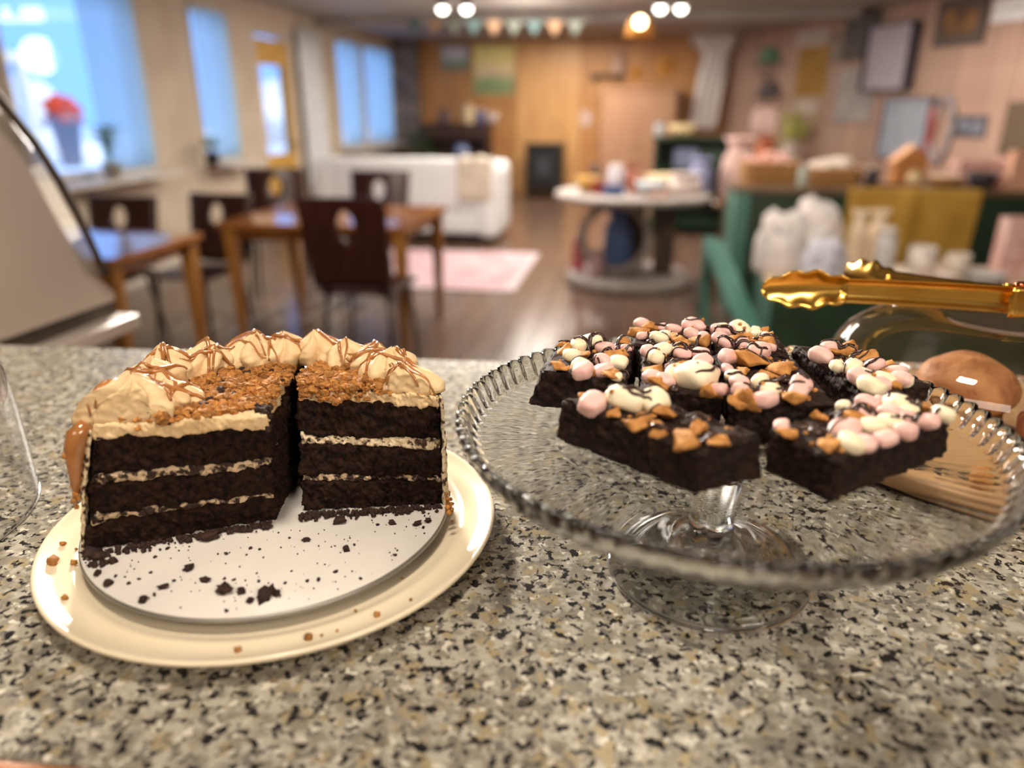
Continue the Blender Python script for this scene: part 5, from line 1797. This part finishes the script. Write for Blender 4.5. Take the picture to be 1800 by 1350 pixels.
# white hanging cloth at the right end of the pine wall
a, b = at_y(1214, 55, 12.75), at_y(1282, 228, 12.75)
wc = thing('hanging_white_cloth', 'white draped cloth hanging at the right end of the pine wall', 'cloth', ((a.x + b.x) / 2, 12.75, b.z))
H2, W2 = a.z - b.z, (b.x - a.x)
def cloth(u, v):
    z = v * H2
    k = max(0.0, min(1.0, (v - .78) / .12))
    wid = W2 * (.56 + .44 * k)
    xo = W2 * (-.10 + .20 * v) * (1 - k)
    return Vector((xo + (u - 0.5) * wid, 0.05 * math.sin(u * 22 + 2 * math.sin(v * 5)) * (1.1 - v * .5), z))
put('cloth_drape', MB().sheet(cloth, 48, 24, 0.006), mat('white_linen', srgb(244, 238, 234), 0.85, var=srgb(232, 226, 222)), wc)
put('hanging_rod', MB().tube([(-W2 / 2, 0, H2 + .01), (W2 / 2, 0, H2 + .01)], 0.012, 8), BROWNW, wc)

# ------------------------------------------------------------------ far green shelf behind the round table
GREEN = mat('dark_green_paint', srgb(38, 62, 42), 0.45, var=srgb(30, 50, 34), scale=5)
TEAL = mat('teal_green_paint', srgb(84, 132, 118), 0.45, var=srgb(70, 116, 102), scale=5)
a, b = at_y(1152, 246, 8.8), at_y(1292, 246, 8.8)
gs = thing('green_shelf_unit', 'dark green open shelf unit behind the round table', 'shelf', ((a.x + b.x) / 2, 9.0, 0))
w, h = (b.x - a.x) / 2, a.z
hard('side_panel', MB().box(-w, -w + .03, -.2, .2, 0, h - .001), GREEN, gs)
hard('side_panel', MB().box(w - .03, w, -.2, .2, 0, h - .001), GREEN, gs)
hard('back_panel', MB().box(-w + .031, w - .031, .17, .2, 0, h - .001), GREEN, gs)
for zz in (0.10, 0.42, 0.72):
    hard('shelf_board', MB().box(-w + .031, w - .031, -.2, .169, zz, zz + .025), GREEN, gs)
hard('top_board', MB().box(-w - .02, w + .02, -.22, .22, h, h + .03), GREEN, gs)
yd2, zt2 = 8.95, h + .031
def on_gs(px, dy=0):
    q = at_y(px, 250, yd2 + dy)
    return (q.x, yd2 + dy, zt2)
bowl('bowl', 'cream bowl heaped with pale goods on top of the green shelf unit', 'bowl', on_gs(1197), 0.16, 0.13, C('cream_bowl_far', 226, 200, 150), None, C('pale_goods', 232, 212, 170))
jar('jar', 'grey white jar at the left end of the green shelf unit', 'jar', on_gs(1158), 0.06, 0.16, C('grey_white_jar', 176, 176, 176), C('grey_lid', 160, 160, 160))
for i, (px, zz, lab, m) in enumerate(((1205, .746, 'slate blue folded cloth stack on the upper inside shelf of the green unit', C('slate_blue', 116, 124, 150)), (1250, .746, 'dark green box on the upper inside shelf of the green unit', C('forest', 40, 58, 44)),
                        (1180, .446, 'pale pinkish box on the middle shelf of the green unit', C('pinkish', 170, 140, 126)), (1230, .446, 'lilac grey box on the middle shelf of the green unit', C('lilac_grey', 150, 140, 148)))):
    q = at_y(px, 280, 8.9)
    crate('box', lab, 'box', (q.x, 8.9, zz), (0.26, 0.26, 0.2), m, None, 0, m)

# ------------------------------------------------------------------ green counter of the shop at the right
YG = 5.30
gx0, gx1 = at_y(1296, 335, YG).x, 3.3
gc = thing('green_shop_counter', 'long dark green shop counter with a pale teal end at the right', 'counter', ((gx0 + gx1) / 2, YG, 0))
w = (gx1 - gx0) / 2
hard('front_panel', MB().box(-w + .09, w, 0.0, .03, .02, .845), GREEN, gc)
hard('end_panel', MB().box(-w, -w + .089, -.02, .55, 0, .845), TEAL, gc, bevel=.006)
hard('end_panel', MB().box(w - .03, w, .031, .55, 0, .845), GREEN, gc)
hard('counter_top', MB().box(-w - .02, w + .02, -.03, .58, .846, .88), mat('brown_counter_top', srgb(120, 96, 70), .4, var=srgb(98, 76, 56), scale=5, stretch=(1, 9, 1)), gc, bevel=.005)
hard('back_panel', MB().box(-w + .09, w - .031, .52, .549, .02, .845), GREEN, gc)
# mustard cloth over the counter front
MUSTC = mat('mustard_cloth', srgb(196, 156, 66), 0.75, var=srgb(176, 134, 52), scale=5, bump=.2, bscale=60)
cx0, cx1 = at_y(1488, 335, YG).x, at_y(1724, 335, YG).x
mc = thing('mustard_cloth', 'mustard yellow cloth draped over the front of the green shop counter', 'cloth', ((cx0 + cx1) / 2, YG, .885))
w2 = (cx1 - cx0) / 2
def mcl(u, v):
    x = (u - .5) * 2 * w2
    if v < .3:
        return Vector((x, -.042 + (.3 - v) / .3 * .045, .002))
    k = (v - .3) / .7
    return Vector((x * (1 - .05 * k), -.044 - .012 * math.sin(u * 19) * k - .006, .002 - k * .50))
put('cloth_sheet', MB().sheet(mcl, 60, 30, -0.005), MUSTC, mc)
put('cloth_fold', MB().sheet(lambda u, v: mcl(.40 + .14 * u, .3 + .68 * v) + Vector((0, -.014 - .010 * math.sin(u * PI), 0)), 10, 14, -0.004), MUSTC, mc)
ZG = .8805
def on_g(px, dy):
    y = YG + dy
    q = at_y(px, 330, y)
    return (q.x, y, ZG)
WICK = mat('wicker', srgb(196, 148, 92), .7, var=srgb(150, 104, 58), scale=40, stretch=(1, 1, 3), bump=.5, bscale=80)
def basket(label, px, dy, w, d, h, fillm, lumps):
    t = thing('wicker_basket', label, 'basket', on_g(px, dy), 0, 'baskets on the green shop counter')
    mb = MB()
    for i in range(7):
        z = h * (i + .5) / 7
        k = 1 + .12 * i / 6
        pts = [(math.copysign(abs(math.cos(a)) ** .4, math.cos(a)) * w / 2 * k, math.copysign(abs(math.sin(a)) ** .4, math.sin(a)) * d / 2 * k, z) for a in [2 * PI * j / 32 for j in range(32)]]
        mb.tube(pts, h / 13, 6, True)
    put('woven_side', mb, WICK, t)
    hard('basket_floor', MB().box(-w / 2, w / 2, -d / 2, d / 2, 0.0, .012), WICK, t)
    f = MB()
    for i in range(lumps):
        f.ball((rf.uniform(-.38, .38) * w, rf.uniform(-.38, .38) * d, h * rf.uniform(.7, 1.15)), w * .17, sub=2, amp=.2, seed=i)
    put('contents', f, fillm, t)['kind'] = 'stuff'
    hard('contents_bed', MB().box(-w * .42, w * .42, -d * .42, d * .42, .013, h * .7), fillm, t)
    return t
basket('wicker basket holding pink goods at the left end of the green shop counter', 1347, .30, .34, .26, .15, C('pink_goods', 224, 168, 150), 10)
basket('wicker basket heaped with white goods on the green shop counter', 1455, .25, .32, .26, .12, C('white_goods', 232, 214, 196), 16)
jar('glass_jar', 'pale glassy jar between the two wicker baskets', 'jar', on_g(1409, .08), .035, .14, C('pale_green_glass', 190, 196, 180, .2), C('pale_lid', 200, 196, 186))
jar('jar', 'small black jar right of the basket with white goods', 'jar', on_g(1531, .12), .04, .12, C('black_jar', 40, 38, 40, .3), C('black_lid', 30, 28, 30))
bag('gift_bag', 'small pinkish bag behind the black jar on the shop counter', 'bag', on_g(1520, .28), .10, .10, .12, C('pinkish_bag', 200, 166, 140))
# small wooden easel house and dishes
wh = thing('wooden_ornament', 'orange wooden house ornament on the shop counter above the mustard cloth', 'ornament', on_g(1590, .40))
OW = C('orange_wood', 206, 140, 78)
hard('house_body', MB().box(-.10, .10, -.06, .06, 0, .14), OW, wh, bevel=.004)
hard('house_roof', MB().add([(-.13, -.08, .141), (.13, -.08, .141), (0, -.08, .26), (-.13, .08, .141), (.13, .08, .141), (0, .08, .26)], [(0, 1, 2), (5, 4, 3), (0, 3, 4, 1), (1, 4, 5, 2), (2, 5, 3, 0)]), OW, wh)
jar('candle_jar', 'cream candle jar in front of the wooden house ornament', 'jar', on_g(1606, .22), .05, .10, C('candle_cream', 232, 206, 160), C('candle_lid', 214, 186, 136))
bowl('bowl', 'wooden bowl with cream goods right of the candle jar', 'bowl', on_g(1657, .18), .13, .07, C('wooden_bowl', 170, 120, 72), None, C('cream_goods', 224, 196, 160))
crate('tray_box', 'brown shallow box at the front of the shop counter above the mustard cloth', 'box', on_g(1575, .10), (.30, .10, .03), C('brown_box', 140, 92, 50))
crate('box', 'pink box at the right of the shop counter', 'box', on_g(1712, .40), (.30, .18, .16), C('pink_card', 222, 178, 168), None, 0, C('pink_lining', 226, 190, 180))
crate('box', 'second pink box beside the dark bowl on the shop counter', 'box', on_g(1779, .46), (.20, .16, .18), C('rose_card', 216, 168, 158), None, 0, C('rose_lining', 220, 180, 170))
bowl('bowl', 'dark bowl in front of the pink boxes on the shop counter', 'bowl', on_g(1724, .14), .10, .10, C('dark_bowl', 56, 50, 56))
crate('box', 'peach coloured upright box at the right end of the shop counter', 'box', on_g(1785, .10), (.13, .10, .24), C('peach_card', 230, 176, 146), None, 0, C('peach_lining', 232, 184, 156))
# pink and terracotta goods at the counter's left end, further back
q = at_y(1296, 300, 6.4)
fs = thing('round_stool', 'small wooden stool behind the left end of the green shop counter', 'stool', (q.x, 6.4, 0))
put('seat', MB().lathe([(0, .62), (.17, .62), (.18, .64), (.17, .66), (0, .66)], 32), OAK, fs)
for i in range(3):
    an = 2 * PI * i / 3
    put('leg', MB().tube([(.10 * math.cos(an), .10 * math.sin(an), .62), (.16 * math.cos(an), .16 * math.sin(an), 0)], .015, 8), LEGW, fs)
bag('gift_bag', 'pink and white bag on the small stool', 'bag', (q.x, 6.4, .661), .26, .2, .5, C('pink_white_bag', 228, 190, 180), None, 0, 2)
jar('planter', 'terracotta lidded pot on the shop counter behind the pink basket', 'pot', on_g(1338, .55), .07, .30, C('terracotta', 176, 100, 60), C('terracotta_lid', 160, 84, 50))

# ------------------------------------------------------------------ low green display bench with white goods
YL = 4.35
lx0, lx1 = at_y(1336, 500, YL).x, 2.6
lb = thing('low_display_table', 'low dark green display table with slanting teal end in front of the shop counter', 'table', ((lx0 + lx1) / 2, YL, 0))
w = (lx1 - lx0) / 2
ZL = .50
hard('table_top', MB().box(-w, w, -.28, .36, ZL - .03, ZL), mat('pale_wood_top', srgb(206, 184, 156), .5, var=srgb(190, 164, 134), scale=5, stretch=(1, 9, 1)), lb, bevel=.005)
hard('front_panel', MB().box(-w + .03, w - .03, -.25, -.22, .02, ZL - .031), GREEN, lb)
hard('end_panel', MB().box(-w + .031, -w + .06, -.219, .33, 0, ZL - .031), TEAL, lb)
hard('end_panel', MB().box(w - .06, w - .031, -.219, .33, 0, ZL - .031), GREEN, lb)
# teal slanting bench arm
ta, tb = at_y(1252, 425, 4.75), at_y(1322, 590, 4.20)
tc = thing('teal_trestle', 'teal painted trestle with a slanting board left of the low display table', 'trestle', (ta.x, 4.75, 0))
hard('slanting_board', MB().bar((0, 0, ta.z), (tb.x - ta.x, tb.y - 4.75, max(.05, tb.z)), .13, .03), TEAL, tc)
hard('upright', MB().bar((0.0, .04, 0), (0.0, .04, ta.z + .02), .05, .05), TEAL, tc)
hard('upright', MB().bar((.02, .50, 0), (.02, .50, ta.z - .05), .05, .05), TEAL, tc)
hard('crossbar', MB().bar((.01, .05, .2), (.02, .48, .2), .03, .03), TEAL, tc)
PAPER = mat('white_tissue_paper', srgb(232, 222, 214), .8, var=srgb(214, 206, 204), scale=12, bump=.5, bscale=20)
CREAMP = mat('cream_packet', srgb(226, 206, 178), .6, var=srgb(206, 180, 150), scale=8)
def on_l(px, dy):
    y = YL + dy
    q = at_y(px, 470, y)
    return (q.x, y, ZL + .0005)
tissue_bag('big white tissue stuffed bag, leftmost on the low display table', on_l(1368, .02), .26, .22, .36, PAPER, 1, 'white bags on the low display table')
tissue_bag('tallest white tissue bag on the low display table, second from its left', on_l(1428, .18), .26, .22, .42, PAPER, 4, 'white bags on the low display table')
tissue_bag('small white bag in front of the tallest white tissue bag', on_l(1446, -.15), .22, .2, .24, mat('bluish_tissue', srgb(214, 214, 224), .8, bump=.4, bscale=20), 7, 'white bags on the low display table')
for i, (px, dy, hh, lab) in enumerate(((1499, .14, .34, 'cream packet right of the white tissue bags'), (1533, .17, .34, 'second cream packet right of the white tissue bags, before the mustard cloth'))):
    bag('paper_packet', lab, 'packet', on_l(px, dy), .11, .09, hh, CREAMP, 'cream packets on the low display table', 0, i + 11)
jar('jar', 'white jar with a pinkish stripe before the mustard cloth', 'jar', on_l(1551, .05), .055, .26, mat('white_grey_jar', srgb(206, 202, 200), .35), C('jar_lid_white', 226, 216, 206))
mug('mug', 'white mug standing on the low display table below the mustard cloth', on_l(1617, -.02), .07, .17, C('white_mug', 224, 212, 200, .3), 'white mugs on the low display table', .5)
mug('mug', 'smaller white mug right of the first white mug', on_l(1682, .02), .06, .13, C('cream_mug', 220, 204, 186, .3), 'white mugs on the low display table', 2.2)
for i, (px, dy, lab) in enumerate(((1570, -.20, 'flat cream plate stack at the front of the low display table'), (1650, -.19, 'flat pinkish plate stack at the front of the low display table below the mugs'), (1735, -.12, 'pale grey plate stack at the right of the low display table'))):
    t = thing('plate_stack', lab, 'plates', on_l(px, dy), 0)
    m_ = (C('stack_cream', 222, 200, 172, .4), C('stack_pink', 220, 194, 178, .4), C('stack_grey', 200, 196, 190, .4))[i]
    for k in range(4):
        put('plate', MB().lathe([(0, 0), (.06, 0), (.10, .02), (.098, .023), (.06, .006), (0, .006)], 28), m_, t, (0, 0, .012 * k))
t = crate('box', 'tall pinkish patterned box at the right end of the low display table', 'box', on_l(1782, .10), (.20, .12, .32), mat('pink_pattern_card', srgb(226, 196, 188), .6, var=srgb(196, 140, 130), scale=14), None, 0, C('pink_pattern_lining', 222, 190, 180))

# ------------------------------------------------------------------ right wall pictures (local x along the wall, local -y out)
OUT = SIDE
def wall_pic(label, x0y0, x1y1, m, fm=None, depth=.05, fw=.03, cat='picture', name='framed_picture'):
    s0, za = on_right(*x0y0)
    s1, zb = on_right(*x1y1)
    s0, s1 = min(s0, s1), max(s0, s1)
    z0, z1 = min(za, zb), max(za, zb)
    z1 = min(z1, ZC - .02)
    c = R0 + RD * ((s0 + s1) / 2) + RN * 0.004
    t = thing(name, label, cat, (c.x, c.y, z0), RANG)
    w, h = (s1 - s0) / 2, z1 - z0
    o0, o1 = (0, depth) if OUT > 0 else (-depth, 0)
    if fm:
        f = MB().box(-w, w, o0, o1, 0, fw).box(-w, w, o0, o1, h - fw, h).box(-w, -w + fw, o0, o1, fw, h - fw).box(w - fw, w, o0, o1, fw, h - fw)
        hard('frame', f, fm, t, bevel=.004)
        g0, g1 = (o0 + .002, o1 * .7) if OUT > 0 else (o0 * .7, -.002)
        hard('picture_panel', MB().box(-w + fw, w - fw, g0, g1, fw, h - fw), m, t)
    else:
        hard('panel', MB().box(-w, w, o0, o1, 0, h), m, t, bevel=.005)
        k = .02
        hard('back_batten', MB().box(-w + k, w - k, *((-.003, 0) if OUT > 0 else (0, .003)), k, h - k), BROWNW, t)
    return t
DKF = mat('dark_brown_frame', srgb(92, 78, 72), .5)
wall_pic('tall dark grey panel high on the pale plank wall', (1502, 12), (1542, 103), mat('dark_grey_panel', srgb(92, 88, 82), .6), None, .08)
wall_pic('large lavender board with a dark edge on the pale plank wall', (1545, 48), (1606, 158), mat('lavender_board', srgb(182, 172, 180), .6), mat('lavender_board_edge', srgb(60, 56, 64), .6), .14, .012)
wall_pic('brown framed picture with an orange centre near the top right of the plank wall', (1660, 2), (1732, 76), mat('orange_brown_print', srgb(150, 106, 62), .6, var=srgb(70, 52, 42), scale=5), DKF, .05, .10)
wall_pic('white framed picture cut by the top right of the photograph', (1758, 0), (1822, 32), mat('pale_print', srgb(196, 190, 150), .6), mat('white_picture_frame', srgb(226, 222, 224), .5), .05, .09)
wall_pic('hanging mustard yellow banner on the pale plank wall', (1408, 82), (1455, 172), mat('mustard_banner', srgb(168, 128, 58), .7, var=srgb(146, 104, 44), scale=5), mat('banner_pale_edge', srgb(200, 180, 150), .6), .03, .02, 'banner', 'wall_banner')
wall_pic('pale sign strip above the mustard banner', (1405, 55), (1456, 78), mat('pale_sign', srgb(196, 180, 168), .6), None, .03, .02, 'sign', 'wall_sign')
wall_pic('small pale card below the mustard banner', (1404, 178), (1436, 200), mat('pale_card', srgb(204, 190, 176), .6), None, .03, .02, 'sign', 'wall_sign')
wall_pic('blue grey canvas leaning low on the pale plank wall', (1568, 172), (1632, 282), mat('blue_grey_canvas', srgb(160, 166, 178), .6), mat('canvas_dark_side', srgb(96, 96, 106), .6), .10, .012)
wall_pic('small dark framed group photo on the pale plank wall', (1688, 203), (1734, 243), mat('grey_photo', srgb(140, 144, 156), .5, var=srgb(70, 70, 80), scale=9), mat('dark_photo_frame', srgb(80, 74, 80), .5), .03, .03)
wall_pic('dark brown panel at the right edge of the plank wall', (1783, 178), (1822, 275), mat('umber_panel', srgb(104, 86, 68), .6), None, .06)
wall_pic('grey garment board hanging left of the lavender board', (1484, 122), (1532, 215), mat('grey_cloth_board', srgb(176, 166, 158), .8, var=srgb(150, 146, 148), scale=6), None, .05, .02, 'panel', 'wall_panel')
wall_pic('pale grey small square sign beside the tall dark panel', (1466, 62), (1498, 106), mat('greyish_sign', srgb(150, 132, 122), .6), DKF, .03, .02)
# wreath of grey and red ribbon
s0, zz = on_right(1662, 228)
c = R0 + RD * s0 + RN * 0.05
wt = thing('ribbon_wreath', 'oval wreath of grey and red ribbon right of the blue grey canvas', 'wreath', (c.x, c.y, zz), RANG)
put('wreath_ring', MB().tube([(.13 * math.cos(2 * PI * i / 40), 0, .30 * math.sin(2 * PI * i / 40)) for i in range(40)], .035, 10, True), mat('grey_ribbon', srgb(160, 150, 150), .7, var=srgb(120, 110, 116), scale=20), wt)
put('red_ribbon', MB().tube([(-.13 * math.cos(.6 * math.sin(i / 14 * PI)), OUT * .03, -.22 + .44 * i / 14) for i in range(15)], .03, 8), mat('red_ribbon', srgb(176, 84, 76), .6), wt)
# coat rack with hats
q = at_y(1342, 200, 9.4)
rk = thing('coat_stand', 'dark coat stand hung with hats near the white hanging cloth', 'coat stand', (q.x, 9.4, 0))
put('pole', MB().tube([(0, 0, .03), (0, 0, 1.95)], .02, 10), DKF, rk)
put('base', MB().lathe([(0, 0), (.22, 0), (.2, .03), (.04, .05), (0, .05)], 28), DKF, rk)
for i in range(4):
    an = PI / 2 * i + .4
    put('hook', MB().tube([(0, 0, 1.7), (.10 * math.cos(an), .10 * math.sin(an), 1.72), (.15 * math.cos(an), .15 * math.sin(an), 1.80)], .010, 8), DKF, rk)
def hat(label, z, r, m, dx=0.0, dy=-.06):
    t = thing('hat', label, 'hat', (q.x + dx, 9.4 + dy, z))
    put('crown', MB().lathe([(r * .55, 0), (r * .58, .02), (r * .52, .10), (r * .40, .145), (0, .15)], 32), m, t)
    put('brim', MB().lathe([(r * .5, .0), (r, -.02), (r * 1.01, -.012), (r * .55, .012)], 36, closed=True), m, t)
hat('green hat on top of the dark coat stand', 1.86, .20, C('hat_green', 62, 92, 66), 0, 0)
hat('dark hat hanging below the green hat on the coat stand', 1.50, .20, C('hat_dark', 58, 48, 46), 0, -.24)
bag('cloth_bag', 'pinkish bag hanging from the coat stand', 'bag', (q.x, 9.25, 1.10), .32, .16, .34, C('pinkish_hanging_bag', 200, 168, 158), None, 0, 5)
bag('cloth_bag', 'orange brown bag hanging low on the coat stand', 'bag', (q.x + .02, 9.25, .72), .26, .16, .36, C('orange_brown_bag', 160, 90, 52), None, 0, 8)
# yellow green paper flower board between the banner and baskets
s0, zz = on_right(1424, 232)
c = R0 + RD * s0 + RN * 0.25
yg = thing('flower_vase', 'yellow green flowers in a white vase below the mustard banner', 'vase', (c.x, c.y, .62))
put('vase_body', MB().lathe([(0, 0), (.09, 0), (.13, .12), (.11, .26), (.06, .32), (.07, .36), (.06, .36), (0, .30)], 28), C('white_vase', 206, 190, 176, .4), yg)
fl2 = MB()
for i in range(70):
    v = Vector((rf.gauss(0, .10), rf.gauss(0, .08), .52 + rf.gauss(0, .11)))
    fl2.ball(v, .035, sub=1)
put('flowers', fl2, mat('yellow_green_flowers', srgb(196, 196, 110), .6, island=.25), yg)['kind'] = 'stuff'
ps = thing('plant_stand', 'pale wooden plant stand under the yellow green flowers', 'stand', (c.x, c.y, 0))
hard('stand_top', MB().box(-.18, .18, -.16, .16, .59, .6195), LEGW, ps)
for sx in (-1, 1):
    for sy in (-1, 1):
        hard('leg', MB().bar((sx * .15, sy * .13, 0), (sx * .15, sy * .13, .589), .03), LEGW, ps)

# ------------------------------------------------------------------ ceiling lamps, hanging lamp, bunting
BULB = emit('lit_bulb', (1.0, 0.93, 0.82, 1), 9.0)
BULBW = emit('lit_bulb_warm', (1.0, 0.80, 0.46, 1), 12.0)
LAMPM = mat('lamp_metal', srgb(120, 116, 112), .4, metal=.6)
def spot(label, px, py, y, m=BULB, r=.045):
    p = at_y(px, py, y)
    t = thing('ceiling_spotlight', label, 'lamp', (p.x, y, ZC - .0005), 0, 'round ceiling spotlights')
    put('canopy', MB().lathe([(0, 0), (.06, 0), (.06, -.02), (0, -.025)], 24), LAMPM, t)
    d = ZC - p.z
    put('stem', MB().tube([(0, 0, -.02), (0, 0, -d + .06)], .008, 8), LAMPM, t)
    put('shade', MB().lathe([(.02, -d + .10), (.05, -d + .05), (.058, -d + .0), (.05, -d + .0), (.03, -d + .07), (.02, -d + .09)], 24, closed=True), LAMPM, t)
    put('bulb', MB().ball((0, 0, -d), r, sub=3), m, t)
spot('leftmost lit ceiling spotlight, left of its twin above the large painting', 778, 14, 7.5)
spot('lit ceiling spotlight right of its twin above the large painting', 820, 14, 7.5)
spot('lit ceiling spotlight right of the amber hanging lamp, nearer to it', 1161, 13, 7.5)
spot('rightmost lit ceiling spotlight at the top of the photograph', 1197, 13, 7.5)
p = at_y(1125, 41, 8.5)
hl = thing('hanging_lamp', 'amber hanging lamp with a bright bulb before the pine wall', 'lamp', (p.x, 8.5, ZC - .0005))
d = ZC - p.z
put('cord', MB().tube([(0, 0, 0), (0, 0, -d + .09)], .006, 6), LAMPM, hl)
put('shade', MB().lathe([(.03, -d + .09), (.10, -d + .04), (.15, -d - .12), (.145, -d - .12), (.09, -d + .03), (.03, -d + .08)], 32, closed=True), mat('amber_shade', srgb(222, 150, 62), .5), hl)
put('bulb', MB().ball((0, -.12, -d), .055, sub=3), BULBW, hl)
put('bulb_socket', MB().tube([(0, -.02, -d + .05), (0, -.10, -d + .01)], .015, 8), LAMPM, hl)
bu = thing('bunting', 'string of small teal and orange paper pennants across the ceiling', 'bunting', (0, 0, 0))
pa, pb = at_y(712, 32, 9.2), at_y(1030, 34, 9.2)
put('string', MB().tube([pa.lerp(pb, i / 20) + Vector((0, 0, -.03 * math.sin(PI * i / 20 * 4) ** 2)) for i in range(21)], .005, 6), LAMPM, bu)
for nm_, q_ in (('hook', pa), ('hook', pb)):
    put(nm_, MB().tube([(q_.x, q_.y, q_.z), (q_.x, q_.y, ZC + .01)], .004, 6), LAMPM, bu)
cols = [C('teal_paper', 66, 92, 92), C('orange_paper', 140, 106, 76), C('sage_paper', 92, 98, 88)]
for i in range(9):
    a = pa.lerp(pb, (i + .5) / 9)
    hard('pennant', MB().add([(a.x - .09, 9.19, a.z - .02), (a.x + .09, 9.19, a.z - .02), (a.x, 9.19, a.z - .17), (a.x - .09, 9.196, a.z - .02), (a.x + .09, 9.196, a.z - .02), (a.x, 9.196, a.z - .17)],
                             [(0, 1, 2), (5, 4, 3), (0, 3, 4, 1), (1, 4, 5, 2), (2, 5, 3, 0)]), cols[i % 3], bu)
